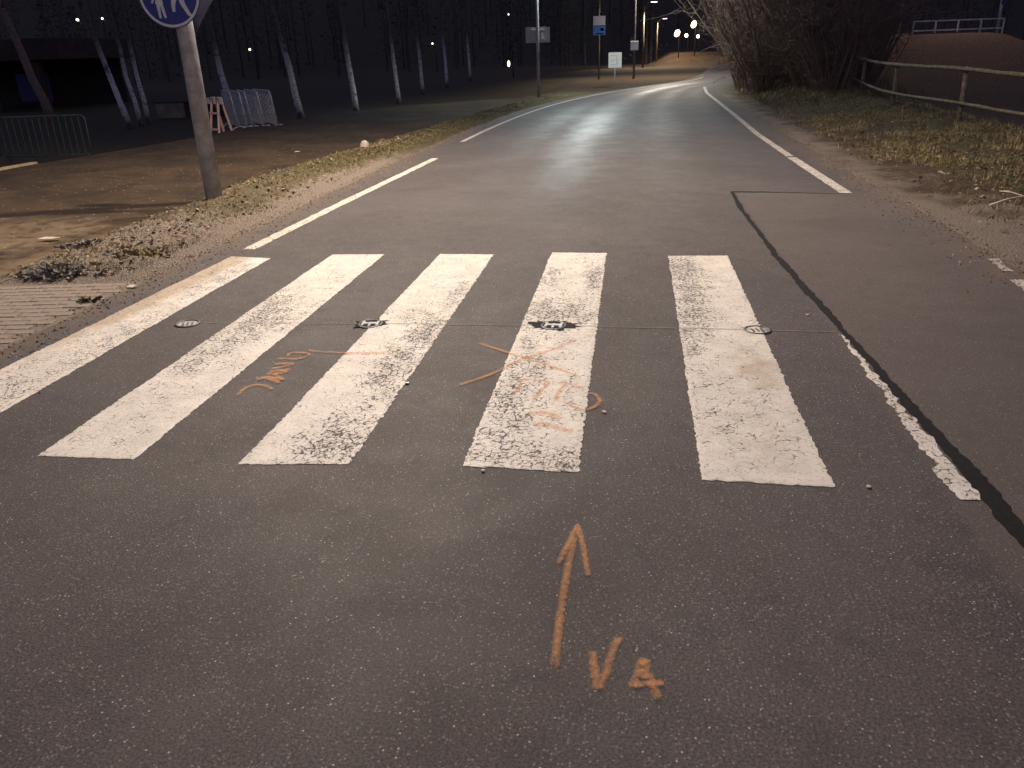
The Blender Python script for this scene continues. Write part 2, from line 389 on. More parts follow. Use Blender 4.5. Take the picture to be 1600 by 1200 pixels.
# left verge: rough clods and turf between footpath and road
def vl_xy(X, Y):
    xi = xat(VERGE_L, Y); xo = xat(EDGE_L, Y)+.05
    return xi*(1-X)+xo*X+.10*(fbm(Y, X*3, 2.0)-.5)*np.where((X < .02) | (X > .98), 1, 0), Y
def vl_z(x, y):
    xi = xat(VERGE_L, y); xo = xat(EDGE_L, y)+.05; t = np.clip((x-xi)/np.maximum(xo-xi, .05), 0, 1)
    b = np.sqrt(np.clip(4*t*(1-t), 0, 1)); far = sm((y-6.0)/.5)
    bump = .035*b+.085*b*(fbm(x, y, 3.5)-.42)+.10*b*np.maximum(fbm(x, y, 11)-.47, 0)*2.0
    flat = sm((t-.80)/.18)
    return -.02+np.maximum((bump+.022)*far*(1-.75*flat)-.02*flat+.02*(1-far)*0, -.015-.0*x)
verge_ys = np.concatenate([np.arange(-6, 5.9, .25), np.arange(5.9, 15, .035), np.arange(15, 26, .08), np.arange(26, 36, .3)])
verge = grid_mesh("grass_verge", np.linspace(0, 1, 46), verge_ys, vl_z, MAT['ground'], dict(
    grass=lambda x, y: np.clip(.62-1.5*np.clip((x-xat(VERGE_L, y))/1.5-.70, 0, 1)-.5*sm((9.3-y)/2.0)+.25*sm((y-11)/4), 0, 1),
    sand=lambda x, y: np.clip(.95-.5*sm((y-11)/7), 0, 1)), vl_xy)
tag(verge, kind='structure')
# right verge: dusty shoulder then turf bank up to the fence
def vr_z(x, y):
    d = x-xat(EDGE_R, y)
    k = sm(d/.7)
    return np.maximum(terrain(x, y)+.052*sm((y+9)/6), -.006)+k*(.06*(fbm(x, y, 2.2)-.45)+.07*(fbm(x, y, 9)-.48))-.004*(1-k)
right = grid_mesh("grass_bank", np.linspace(0, 1, 80), np.concatenate([np.arange(-4, 5, .3), np.arange(5, 16, .06), np.arange(16, 27, .12), np.arange(27, 42, .4)]), vr_z, MAT['ground'], dict(
    grass=lambda x, y: np.clip((x-xat(EDGE_R, y)-.35)/1.2, 0, 1)*.85*np.clip(.5+.7*fbm(x, y, .9), 0, 1)*(1-.55*sm((9.5-y)/3)),
    sand=lambda x, y: np.clip(.55-.22*(x-xat(EDGE_R, y))+.35*sm((10.5-y)/3)+.10*sm((.6-(x-xat(EDGE_R, y)))/.5), .1, 1)),
    lambda X, Y: (xat(EDGE_R, Y)-.12+X*(4.6+.1*(fbm(Y, X, 1)-.5))+.16*(fbm(Y, 2.2, 2.0)-.5)*(X < .01), Y))
tag(right, kind='structure')

# ------------------------------------------------------------------ zebra crossing
def paint_sheet(name, quad, z, parent, dmg, dirt, mat=None, du=.02, dv=.011, jit=.0075, thick=.004):
    """quad: near-left, near-right, far-right, far-left (x, y) ground points"""
    nl, nr, fr, fl = [np.array(q, float) for q in quad]
    w = np.hypot(*(nr-nl)); L = np.hypot(*(fl-nl)); nu = max(2, int(w/du)+1); nv = max(2, int(L/dv)+1)
    u, v = np.meshgrid(np.linspace(0, 1, nu), np.linspace(0, 1, nv))
    p = (nl*(1-u[...,None])+nr*u[...,None])*(1-v[...,None])+(fl*(1-u[...,None])+fr*u[...,None])*v[...,None]
    x = p[...,0]; y = p[...,1]
    x = x+jit*2*(vnoise(y*75, x*3)-.5)*np.where((u < .001) | (u > .999), 1, 0)+jit*1.2*(vnoise(y*7, x+5)-.5)*np.abs(2*u-1)
    y = y+jit*2*(vnoise(x*70, y*3)-.5)*np.where((v < .001) | (v > .999), 1, 0)
    zz = np.full_like(x, z+thick); edge = (u < .001) | (u > .999) | (v < .001) | (v > .999); zz[edge] = z+thick*.55
    m = nu*nv; vs = np.stack([x, y, zz], -1).reshape(-1, 3).tolist(); i = np.arange(m).reshape(nv, nu)
    fs = np.stack([i[:-1,:-1], i[:-1,1:], i[1:,1:], i[1:,:-1]], -1).reshape(-1, 4).tolist()
    ring = list(i[0,:])+list(i[1:,-1])+list(i[-1,-2::-1])+list(i[-2:0:-1,0]); o = len(vs)
    for q in ring: a = vs[q]; vs.append([a[0], a[1], z])
    for k in range(len(ring)): k2 = (k+1) % len(ring); fs.append([int(ring[k2]), int(ring[k]), o+k, o+k2])
    me = bpy.data.meshes.new(name); me.from_pydata(vs, [], fs); me.update()
    for nm, fn in (("dmg", dmg), ("dirt", dirt)):
        val = np.zeros(len(vs), np.float32); val[:m] = np.clip(fn(u, v), 0, 1.3).reshape(-1); val[m:] = .3
        a = me.attributes.new(nm, 'FLOAT', 'POINT'); a.data.foreach_set('value', val)
    return link(name, me, mat or MAT['paint'], parent)
def blobs(base, L, fbs=None):
    def f(u, v):
        r = np.full_like(u, base)
        for (cu, cv, su, sv, a) in L: r = r+a*np.exp(-((u-cu)/su)**2-((v-cv)/sv)**2)
        return r
    return f
crossing = thing("zebra_crossing", (0, 0, 0), "worn white zebra crossing stripes across the dark road", "crosswalk")
Z = .001
stripes = [
 (((-3.80,2.55),(-3.285,2.55),(-3.28,6.86),(-3.70,6.93)), blobs(.26, [(.75,.85,.4,.12,.35),(.8,.5,.25,.2,.30),(.6,.2,.5,.2,.2)]), blobs(.12, [(.0,.72,.45,.22,1.0),(0,.95,.6,.12,.9),(.1,.3,.3,.4,.35)])),
 (((-2.73,2.985),(-2.24,2.99),(-2.24,7.02),(-2.74,7.01)), blobs(.24, [(.45,.52,.35,.10,.55),(.3,.35,.25,.1,.5),(.2,.62,.2,.1,.4)]), blobs(.03, [])),
 (((-1.725,2.985),(-1.22,3.03),(-1.22,7.02),(-1.72,7.04)), blobs(.22, [(.80,.46,.22,.07,.62),(.72,.28,.26,.12,.58),(.7,.05,.35,.07,.62),(.85,.70,.15,.1,.4),(.5,.55,.4,.05,.35)]), blobs(.03, [])),
 (((-.71,3.055),(-.20,3.035),(-.21,7.08),(-.70,7.10)), blobs(.28, [(.5,.56,.55,.07,.55),(.85,.80,.15,.09,.60),(.15,.78,.15,.10,.50),(.25,.12,.3,.18,.35),(.85,.02,.3,.04,.55),(.2,.32,.3,.2,.22)]), blobs(.08, [(.6,.3,.5,.3,.12)])),
 (((.32,3.015),(.845,3.00),(.83,6.99),(.33,6.98)), blobs(.18, [(.2,.90,.35,.12,.70),(.2,.65,.28,.16,.72),(.1,.42,.15,.12,.45),(.4,.2,.5,.1,.22)]), blobs(.14, [(.8,.33,.35,.1,.55),(.5,.1,.6,.12,.25)])),
]
for q, d, s in stripes: paint_sheet("stripe", q, Z, crossing, d, s)

def line_strip(name, pts, width, label, dmg=.3, dirt=.1, gap=None, jit=.012, taper=None):
    P = np.array(pts, float); seg = np.hypot(*np.diff(P, axis=0).T); s = np.r_[0, np.cumsum(seg)]
    n = max(6, int(s[-1]/.025)); t = np.linspace(0, s[-1], n); x = np.interp(t, s, P[:,0]); y = np.interp(t, s, P[:,1])
    dx = np.gradient(x); dy = np.gradient(y); l = np.hypot(dx, dy); nx = dy/l; ny = -dx/l
    w = width*np.ones(n)*(taper(t/s[-1]) if taper else 1)
    vs = []; fs = []; m = 4
    for k in range(n):
        for j in range(m):
            u = j/(m-1)-.5; jj = jit*((.6*vnoise(t[k]*16, j*3.3+x[0])+.4*vnoise(t[k]*45, j*7.3+x[0]))-.5)*2 if j in (0, m-1) else 0
            vs.append((x[k]+nx[k]*(u*w[k]+jj), y[k]+ny[k]*(u*w[k]+jj), .004 if 0 < j < m-1 else .003))
    for k in range(n-1):
        for j in range(m-1): i = k*m+j; fs.append((i, i+1, i+m+1, i+m))
    me = bpy.data.meshes.new(name); me.from_pydata(vs, [], fs); me.update()
    for nm, val in (("dmg", dmg), ("dirt", dirt)):
        a = me.attributes.new(nm, 'FLOAT', 'POINT'); a.data.foreach_set('value', np.full(len(vs), val, np.float32))
    return tag(link(name, me, MAT['paint']), label, "road line")
def inset(poly, d, y0, y1):
    ys = np.arange(y0, y1, .5); P = np.stack([xat(poly, ys), ys], -1); g = np.gradient(P, axis=0); l = np.hypot(g[:,0], g[:,1])
    return P+np.stack([g[:,1]/l, -g[:,0]/l], -1)*d
line_strip("edge_line", [(-3.66,7.22),(-3.60,9.9),(-3.45,14.25)], .13, "faded white edge line on left roadside just past the crossing", .45, .5)
line_strip("edge_line", inset(EDGE_L, .50, 17.0, 52), .10, "long white edge line following the left bend far down the road", .45, .62)
line_strip("edge_line", [(2.54,10.17),(2.50,13.6)], .14, "cracked white edge line on right starting at the tar joint", .6, .42)
line_strip("edge_line", [(2.50,13.75),(2.49,17.4),(2.60,22.4),(2.70,28),(2.80,33.9),(3.1,39)], .12, "white edge line running along right side towards the thicket", .5, .58)
line_strip("worn_line", [(1.300,4.92),(1.325,3.9),(1.335,2.94)], .085, "ragged worn white line beside the black tar seam", .50, .05, jit=.03, taper=lambda t: np.clip(.12+1.1*t, .1, 1))
line_strip("edge_line", [(2.93,6.9),(2.88,6.5)], .07, "short scrap of white paint at the right asphalt edge", .8, .5, jit=.03)
line_strip("edge_line", [(2.84,6.25),(2.78,5.55)], .08, "lower scrap of white paint at right picture edge", .7, .5, jit=.03)

def ribbon(name, pts, widths, z, mat, parent, jit=.01, step=.04):
    P = np.array(pts, float); seg = np.hypot(*np.diff(P, axis=0).T); s = np.r_[0, np.cumsum(seg)]
    n = max(4, int(s[-1]/step)); t = np.linspace(0, s[-1], n); x = np.interp(t, s, P[:,0]); y = np.interp(t, s, P[:,1]); w = np.interp(t, s, widths)
    dx = np.gradient(x); dy = np.gradient(y); l = np.hypot(dx, dy); nx = dy/l; ny = -dx/l; vs = []; fs = []
    for k in range(n):
        for sg in (-1, 1):
            jj = jit*((vnoise(t[k]*5, sg*7.1+y[0])-.5)*1.4+(vnoise(t[k]*31, sg*3.1+y[0])-.5)*1.3)
            vs.append((x[k]+nx[k]*sg*(w[k]/2+jj), y[k]+ny[k]*sg*(w[k]/2+jj), z))
    for k in range(n-1): i = 2*k; fs.append((i, i+1, i+3, i+2))
    me = bpy.data.meshes.new(name); me.from_pydata(vs, [], fs); me.update(); return link(name, me, mat, parent)
ribbon("tar_seam", step=.02, pts=[(1.225,10.34),(1.205,9.06),(1.225,8),(1.24,6.99),(1.29,5.9),(1.335,4.96),(1.395,3.73),(1.43,3.05),(1.435,2.52),(1.43,1.6),(1.45,-1)], widths=[.05,.055,.045,.055,.065,.042,.058,.078,.085,.085,.085], z=.0012, mat=MAT['tar'], parent=road, jit=.011)
ribbon("tar_joint", [(1.21,10.345),(1.6,10.31),(1.9,10.25),(2.5,10.12)], [.075,.06,.02,.018], .0027, MAT['tar'], road, .006)
ribbon("sawcut", [(-3.0,4.97),(-1.7,5.005),(-.5,5.015),(.8,4.985),(1.28,4.97)], [.007]*5, .0058, MAT['saw'], road, .0015)

# ------------------------------------------------------------------ orange spray marks
def ground_pt(px, py):          # survey: photograph pixel -> road surface point
    d = fw+r2*((px-800)/1250)-u2*((py-600)/1250); t = -CAM_H/d.z; return (d.x*t, d.y*t)
def spray(name, strokes, label):
    vs = []; fs = []; al = []
    for pts, w in strokes:
        w = w*1.22
        g = np.array([ground_pt(*p) for p in pts]); g = catmull(g, 8) if len(g) > 2 else np.array([g[0]*(1-t)+g[1]*t for t in np.linspace(0, 1, 12)])
        d = np.gradient(g, axis=0); l = np.hypot(d[:,0], d[:,1])+1e-9; nx = d[:,1]/l; ny = -d[:,0]/l; o = len(vs); n = len(g); m = 5
        for k in range(n):
            e = .55 if k in (0, n-1) else 1.0
            for j in range(m):
                u = (j/(m-1)-.5)*2; vs.append((g[k,0]+nx[k]*u*w*e, g[k,1]+ny[k]*u*w*e, .0072+.0003*len(al)/400)); al.append((1-u*u)*(.4 if k in (0, n-1) else 1.0)*(.75+.5*float(vnoise(k*.35, o*.1))))
        for k in range(n-1):
            for j in range(m-1): i = o+k*m+j; fs.append((i, i+1, i+m+1, i+m))
    me = bpy.data.meshes.new(name); me.from_pydata(vs, [], fs); me.update()
    a = me.attributes.new("a", 'FLOAT', 'POINT'); a.data.foreach_set('value', np.array(al, np.float32))
    return tag(link(name, me, MAT['spray']), label, "spray mark")
spray("spray_arrow", [([(867,1047),(872,990),(882,920),(894,855),(902,826)],.016),([(903,820),(888,852),(871,884)],.013),([(902,820),(912,860),(919,904)],.013)], "orange sprayed arrow pointing towards the crossing")
spray("spray_lettering", [([(925,1018),(929,1050),(934,1081)],.016),([(936,1081),(948,1050),(960,1012),(971,997)],.016),([(1004,1030),(996,1055),(987,1077)],.015),([(988,1073),(1012,1070),(1038,1069)],.014),([(1005,1030),(1015,1062),(1029,1096)],.017),([(1001,1048),(1008,1064)],.016)], "orange sprayed letters V4 beside the arrow tail")
c8 = lambda L: [(360+a/5.333, 480+b/5.333) for a, b in L]
spray("spray_scribble", [(c8([(60,745),(115,690),(200,656),(290,662),(352,694)]),.018),(c8([(215,615),(290,598),(400,635),(330,590),(235,605)]),.020),(c8([(300,560),(390,565),(465,545),(400,530),(330,552)]),.020),(c8([(340,520),(430,505),(520,480),(440,478),(360,485)]),.018),(c8([(360,590),(440,610),(380,560),(500,520)]),.018),(c8([(380,440),(460,436),(540,440),(610,436)]),.013),(c8([(480,425),(495,392),(580,385),(660,402),(570,440)]),.013),(c8([(650,365),(720,376),(850,384),(950,387)]),.014),(c8([(940,390),(1100,390),(1250,388),(1410,372)]),.030)], "orange coiled scribble with a tail crossing onto a white stripe")
spray("spray_cross", [([(747,537),(790,551),(850,570),(906,590)],.019),([(714,604),(765,587),(815,563),(868,546),(902,532)],.019)], "orange sprayed X over the left edge of a white stripe")
c5 = lambda L: [(700+a/6, 500+b/6) for a, b in L]
spray("spray_digits", [(c5([(690,555),(665,640),(610,715)]),.015),(c5([(690,560),(800,572),(940,590),(880,665),(800,765)]),.014),(c5([(1020,600),(1105,598),(1040,680),(1000,775)]),.014),(c5([(1150,630),(1210,635),(1270,650)]),.024),(c5([(1115,780),(1180,822),(1290,850),(1385,815),(1422,765),(1380,710),(1310,690)]),.015)], "faint orange sprayed digits on a white stripe below the X")
spray("spray_letter", [(c5([(750,885),(870,878),(970,892),(1045,945)]),.028),(c5([(790,992),(930,992),(1050,1030),(1175,1052)]),.028)], "two thick orange strokes forming a letter on a white stripe")

# ------------------------------------------------------------------ road studs
def stud(x, y, label, lensed, tilt=0):
    t = thing("road_stud", (x, y, .001), label, "road stud", "round road studs set in a row across the crossing", tilt)
    n = 28; vs = []; fs = []
    prof = [(.088, 0), (.086, .006), (.078, .0085), (.071, .008), (.068, .0015)]; m = len(prof)
    for k in range(n):
        q = 2*math.pi*k/n
        for r, z in prof: vs.append((r*math.cos(q), r*math.sin(q), z))
    for k in range(n):
        for j in range(m-1): a = k*m+j; b = ((k+1) % n)*m+j; fs.append((a, b, b+1, a+1))
    hs = MB().add(vs, fs).build("housing", MAT['stud'], t, True)
    MB().tube([(0,0,.0005),(0,0,.0015)], .069, 24).build("well", MAT['tar'] if lensed else MAT['studp'], hs)
    if lensed:
        MB().box((0,.0,.006), (.11,.030,.012)).build("lens_bar", MAT['lens'], t, False, .003)
        for q in (-1, 1): MB().box((q*.050,0,.0055), (.020,.082,.011)).build("lens_bar", MAT['lens'], t, False, .003)
        MB().box((0,-.02,.0065), (.018,.075,.012)).build("lens_bar", MAT['lens'], t, False, .003)
    else:
        for q in (-1, 0, 1): MB().box((q*.030,-.004,.003), (.012,.07,.004)).build("rib", MAT['stud'], t)
    if lensed: t.scale = (1.0, 1.1, 1.0)
    return t
stud(-3.05, 4.95, "plain grey stud on bare asphalt between the two leftmost stripes", False, .4)
stud(-1.74, 5.00, "white-lensed stud at the left edge of the middle stripe", True, .1)
stud(-.49, 5.02, "white-lensed stud in cracked paint within a white stripe", True, -.05)
stud(.81, 4.985, "grey stud at the right edge of the rightmost stripe", False, .2)
# flaked-away paint round the two lensed studs, laid bare to the bitumen
def flake(cx, cy, r, seed, ax):
    rr = random.Random(seed); n = 46; vs = [(cx, cy, .0060)]; fs = []
    for k in range(n):
        a = 2*math.pi*k/n; q = r*(1+.55*rr.random()*(rr.random() < .45))*(1+ax*abs(math.cos(a))**6); vs.append((cx+q*math.cos(a), cy+q*math.sin(a)*.9, .0060))
    for k in range(n): fs.append((0, 1+k, 1+(k+1) % n))
    MB().add(vs, fs).build("flaked_patch", MAT['tar'], road)
flake(-.49, 5.02, .100, 3, .45); flake(-1.735, 5.00, .092, 5, .1)

# ------------------------------------------------------------------ block pavers at lower left
def pavers():
    t = MB(); t.add([(-6.6,1.2,-.001),(-3.98,1.2,-.001),(-3.98,6.02,-.001),(-5.3,5.80,-.001),(-6.6,5.5,-.001)], [(0,1,2,3,4)])
    bed = t.build("pavement", MAT['sandj']); tag(bed, kind='structure')
    b = MB(); b.box((0,0,0), (.192,.094,.03)); me = None
    variants = []
    for k in range(4):
        c = MB(); w, d = .192-.004*random.random(), .094-.004*random.random()
        s = .006; o = [(-w/2+s*random.random(),-d/2),(w/2-s*random.random(),-d/2+s*.5),(w/2,d/2-s*random.random()),(-w/2,d/2)]
        vs = [(x,y,-.02) for x,y in o]+[(x,y,.006) for x,y in o]+[(x*.93,y*.88,.011) for x,y in o]
        fs = [(8,9,10,11)]+[(i,(i+1)%4,(i+1)%4+4,i+4) for i in range(4)]+[(i+4,(i+1)%4+4,(i+1)%4+8,i+8) for i in range(4)]
        m = bpy.data.meshes.new("paver"); m.from_pydata(vs, [], fs); m.update(); m.materials.append(MAT['brick']); variants.append(m)
    n = 0
    ang = R(8)
    for j in range(40):
        for i in range(30):
            lx = i*.2+(.1 if j % 2 else 0); ly = -j*.102
            x = -4.17-lx*math.cos(ang)-ly*0; y = 5.95+ly-lx*math.sin(ang)+.0
            if x < -6.0 or y < 3.4 or x > -4.1: continue
            if x < -4.4-(y-3.4)*.75-.1: continue
            if n >= 290: break
            o = bpy.data.objects.new("paver", random.choice(variants)); col.objects.link(o); o.parent = bed
            o.location = (x, y, random.uniform(-.0085,-.004)); o.rotation_euler = (random.uniform(-.02,.02), random.uniform(-.015,.015), ang+random.uniform(-.025,.025)); n += 1
pavers()

# ------------------------------------------------------------------ street lamps
def add_light(name, parent, loc, power, colr, size=.12, angle=158, blend=.45, aim=(0,0,-1)):
    l = bpy.data.lights.new(name, 'SPOT'); l.energy = power; l.color = colr; l.shadow_soft_size = size
    l.spot_size = R(angle); l.spot_blend = blend
    o = bpy.data.objects.new(name, l); col.objects.link(o); o.parent = parent; o.location = loc
    o.rotation_euler = Vector(aim).to_track_quat('-Z', 'Y').to_euler(); return o
def street_lamp(base, h, arm, label, power, colr, rad=.07, aim=(0,0,-1), headmat='lampw', mat='pole', hs=1.0, angle=158, blend=.45, lean=(0,0)):
    x, y = base; z = float(terrain(x, y)) if len(base) == 2 else base[2]
    t = thing("street_lamp", (x, y, z), label, "street lamp", "street lamps along the road")
    ax, ay = arm; al = math.hypot(ax, ay)
    p = MB(); p.tube([(0,0,-.3),(lean[0]*.3,lean[1]*.3,h*.4),(lean[0],lean[1],h)], [rad*1.06, rad*.95, rad*.7], 14); p.build("pole", MAT[mat], t, True)
    if al > .01:
        a = MB(); a.tube([(lean[0],lean[1],h-.25),(ax*.25,ay*.25,h+.05),(ax*.6,ay*.6,h+.18),(ax*.85,ay*.85,h+.2)], rad*.5, 8); a.build("arm", MAT[mat], t, True)
        u = Vector((ax/al, ay/al, 0))
    else: u = Vector((1,0,0))
    q = Matrix((u, Vector((0,0,1)).cross(u), Vector((0,0,1)))).transposed()
    hd = MB(); hd.box((ax,ay,h+.21), (.62*hs,.26*hs,.09*hs), q); hdo = hd.build("luminaire", MAT['galv'], t, False, .02)
    le = MB(); le.box((ax,ay,h+.21-.055*hs), (.46*hs,.2*hs,.02*hs), q); le.build("lens", MAT[headmat], hdo)
    if power > 0: add_light("lamp_light", t, (ax, ay, h+.21-.08*hs-.05), power, colr, .1, angle, blend, aim)
    return t
WARM = (1.0, .83, .67); COOL = (.90, 1.0, .94); ORG = (1.0, .62, .30)
near = street_lamp((-5.49, 10.1), 7.6, (2.75, 1.1), "thick grey lamp post carrying the round blue sign", 5000, WARM, .105, (.15,-.12,-1), 'lampl', 'pole', 1.2, 150, .6)
street_lamp((-5.4, -13.0), 7.6, (3.8, 1.6), "lamp post behind the viewer lighting the near asphalt", 4000, WARM, .09, (0,0,-1), 'lampl', 'pole', 1.2, 165, .5)
# second, smaller luminaire of the near twin-arm post, lighting the verge and path
m = MB(); m.tube([(0,0,7.1),(.1,.6,7.55),(.30,1.75,7.7)], .045, 8); m.build("arm", MAT['pole'], near, True)
m = MB(); m.box((.36,2.1,7.72), (.24,.6,.09)); m.build("luminaire", MAT['galv'], near, False, .02)
m = MB(); m.box((.36,2.1,7.66), (.18,.45,.02)); m.build("lens", MAT['lampl'], near)
add_light("lamp_light", near, (.36,2.1,7.55), 2800, WARM, .1, 140, .5, (-.15,-.1,-1))
lamp34 = street_lamp((-3.80, 34.0), 7.6, (2.2, .2), "slim grey post with a rectangular plate beside the bend", 3700, COOL, .06, (.34,.0,-1), 'lampw', 'galv', 1.2, 166, .45)
street_lamp((-.06, 54.0), 7.0, (1.9, .3), "dim post with a small grey box beyond the white square sign", 4600, (1.0,.90,.74), .07, (.35,-.1,-1), 'lampw', 'wood', 1.2, 160, .5)
street_lamp((.75, 84.7), 5.6, (.9, -.2), "tall far post topped by the highest white lamp", 3800, (1.0,.88,.70), .09, (.5,-.3,-1), 'lampw', 'wood', 1.15)
street_lamp((2.4, 99.7), 4.3, (.8, -.2), "far post with a small white lamp left of the bright pair", 1200, WARM, .09, (0,0,-1), 'lampw', 'wood', .9)
def globe_lamp(x, y, zt, r, label, power, colr, mat, stretch=1.35):
    z = float(terrain(x, y)); t = thing("globe_lamp", (x, y, z), label, "street lamp", "lamps glowing at the far end of the road"); h = zt-z
    p = MB(); p.tube([(.25,.5,-.2),(.25,.5,h*.9),(0,.2,h)], .05, 8); p.build("pole", MAT['stud'], t, True)
    g = MB(); pts = [(0,0,h+r*stretch*math.cos(a)) for a in np.linspace(math.pi, 0, 9)]; g.tube(pts, [max(.01, r*math.sin(a)) for a in np.linspace(math.pi, 0, 9)], 12); go = g.build("globe", MAT[mat], t, True); go.location = (-h*math.sin(.42), 0, h-h*math.cos(.42)) if r > .25 else (0,0,0); go.rotation_euler = (0, .42, 0) if r > .25 else (0,0,0)
    if power > 0:
        l = bpy.data.lights.new("lamp_light", 'POINT'); l.energy = power; l.color = colr; l.shadow_soft_size = .3
        o = bpy.data.objects.new("lamp_light", l); col.objects.link(o); o.parent = t; o.location = (-.9, -1.2, h-.1)
    return t
globe_lamp(4.36, 94.3, 3.05, .27, "large warm glowing lamp, lower left of the bright pair", 420, ORG, 'lampo')
globe_lamp(6.09, 95.0, 3.87, .27, "large warm glowing lamp, upper right of the bright pair", 420, ORG, 'lampo')
globe_lamp(6.26, 110.8, 3.0, .20, "small white far lamp just right of the lower bright lamp", 260, ORG, 'lampw', 1)
globe_lamp(8.0, 115.3, 2.9, .19, "small white far lamp nearest the thicket", 260, ORG, 'lampw', 1)
for (x, y, z, r, lb) in ((-62.2,91,6.7,.22,"tiny orange lamp far left above the dark roof, left of two"),(-59.4,91.4,6.75,.16,"tiny orange lamp far left above the dark roof, right of two"),(-42.9,92.4,3.0,.17,"tiny white lamp just right of the blue sign's post"),(-22.6,95.6,2.95,.13,"tiny white lamp glimmering between the thin far birches"),(-14.2,98,5.7,.11,"faint tiny lamp high left of the rectangular plate")):
    globe_lamp(x, y, z, r*.72, lb, 0, WARM, 'lampd', 1)
globe_lamp(-9.36, 63.9, .95, .10, "small upright white glow in the dark left of the plate post", 0, WARM, 'lampd', 2.2)  # lamp-shaped glowing stand-in for a small upright white object

# ------------------------------------------------------------------ signs
def disc(r, y0, y1, n=48, r0=0):
    m = MB(); m.prism([(r*math.cos(2*math.pi*k/n), r*math.sin(2*math.pi*k/n)) for k in range(n)], y0, y1); return m
def ring(r0, r1, y0, y1, n=56):
    m = MB(); vs = []; fs = []
    for k in range(n):
        q = 2*math.pi*k/n; c, s = math.cos(q), math.sin(q)
        vs += [(r0*c, y0, r0*s), (r1*c, y0, r1*s), (r1*c, y1, r1*s), (r0*c, y1, r0*s)]
    for k in range(n):
        a = 4*k; b = 4*((k+1) % n)
        for j in range(4): fs.append((a+j, a+(j+1) % 4, b+(j+1) % 4, b+j))
    return m.add(vs, fs)
s = thing("round_sign", (-5.53, 9.93, 2.47), "round blue sign with white adult and child figures", "traffic sign", None, R(4))
sp_ = disc(.385, -.004, .004).build("plate", MAT['blue'], s)
ring(.345, .374, -.007, -.004).build("rim", MAT['white'], sp_)
def fig(name, polys):
    m = MB()
    for k, P in enumerate(polys): m.prism(list(reversed(P)), -.0072-.0004*k, -.0045)
    return m.build(name, MAT['white'], sp_)
def limb(a, b, wa, wb):
    a = Vector(a); b = Vector(b); d = (b-a).normalized(); n = Vector((-d.y, d.x))
    return [tuple(a+n*wa), tuple(b+n*wb), tuple(b+d*wb*.4), tuple(b-n*wb), tuple(a-n*wa), tuple(a-d*wa*.4)][::-1]
def circ(c, r, n=14): return [(c[0]+r*math.cos(2*math.pi*k/n), c[1]+r*math.sin(2*math.pi*k/n)) for k in range(n)]
fig("child_figure", [circ((-.135,.075),.036), [(-.155,.03),(-.185,-.11),(-.085,-.11),(-.115,.03)], limb((-.155,-.1),(-.150,-.265),.022,.014), limb((-.115,-.1),(-.085,-.265),.022,.014), limb((-.155,.02),(-.225,-.10),.014,.010), limb((-.115,.02),(-.05,-.02),.014,.011), limb((-.05,-.02),(-.012,.035),.012,.010)])
fig("adult_figure", [circ((.105,.255),.046), [(.06,.20),(.055,.00),(.155,.00),(.165,.20)], limb((.08,.01),(.035,-.12),.036,.026), limb((.035,-.12),(.03,-.20),.024,.018), limb((.13,.01),(.155,-.12),.038,.028), limb((.155,-.12),(.215,-.24),.027,.020), limb((.215,-.24),(.245,-.25),.016,.012), limb((.07,.18),(-.005,.04),.022,.015), limb((.16,.18),(.235,.04),.022,.015)])
for zz in (-.2, .2):
    m = MB(); m.box((.03,.03,zz), (.22,.05,.04)); m.build("clamp", MAT['galv'], s)
d = thing("crossing_sign", (-5.56, 10.27, 2.36), "dark grey diamond-set plate jutting out behind the round blue sign", "traffic sign", None, R(-6))
MB().box((0,0,0), (.6,.008,.6), Matrix.Rotation(R(41), 3, 'Y')).build("plate", MAT['signback'], d, False, .002)
MB().box((.1,-.03,.05), (.3,.04,.04)).build("bracket", MAT['galv'], d)
p = thing("plate_sign", (-3.80, 34.1, 2.30), "grey rectangular plate fixed behind the slim post", "traffic sign")
m = MB(); m.box((-.02,.09,0), (.95,.012,.56)); m.build("plate", MAT['grey'], p, False, .003)
m = MB(); m.box((.16,.075,-.06), (.07,.012,.27)); m.build("reflector", MAT['white'], p)
for dz in (-.16,.16):
    m = MB(); m.box((0,.06,dz), (.5,.03,.04)); m.build("bracket", MAT['galv'], p)
def post_sign(name, x, y, label, plates, hp, rp, mat='galv', z=None):
    z0 = float(terrain(x, y)) if z is None else z
    t = thing(name, (x, y, z0), label, "traffic sign")
    q = MB(); q.tube([(0,0,-.3),(0,0,hp)], rp, 10); q.build("post", MAT[mat], t, True)
    for (cx, cz, w, h, mt, nm) in plates:
        q = MB(); q.box((cx,-rp-.012,cz), (w,.012,h)); o = q.build(nm, MAT[mt], t, False, .004)
    return t
post_sign("bus_stop_sign", -2.25, 54.6, "tall post sign, white panel above blue panel", [(0,3.40,.74,.52,'white',"white_panel"),(0,2.84,.76,.52,'blue2',"blue_panel"),(.18,2.90,.2,.16,'white',"pictogram"),(.02,2.66,.5,.07,'white',"caption_strip")], 5.0, .055, 'wood')
ps = post_sign("square_sign", -1.02, 45.0, "small white square sign on a thin low post", [(0,1.22,.68,.74,'white',"panel")], 1.5, .03)
m = MB(); m.box((0,-.052,1.22), (.58,.006,.64)); m.build("face", MAT['white'], ps)
for dz in (-.22,.0,.22):
    m = MB(); m.box((-.06,-.0565,1.22+dz), (.34,.004,.02)); m.build("rule", MAT['grey'], ps)
m = MB(); m.box((.1,-.0575,1.2), (.04,.004,.34)); m.build("mark", MAT['grey'], ps)
b = thing("cabinet_box", (-.06, 53.9, 1.85), "small grey box strapped to a dim post beyond the square sign", "box")
m = MB(); m.box((0,-.12,0), (.50,.12,.54)); m.build("case", MAT['grey'], b, False, .02)
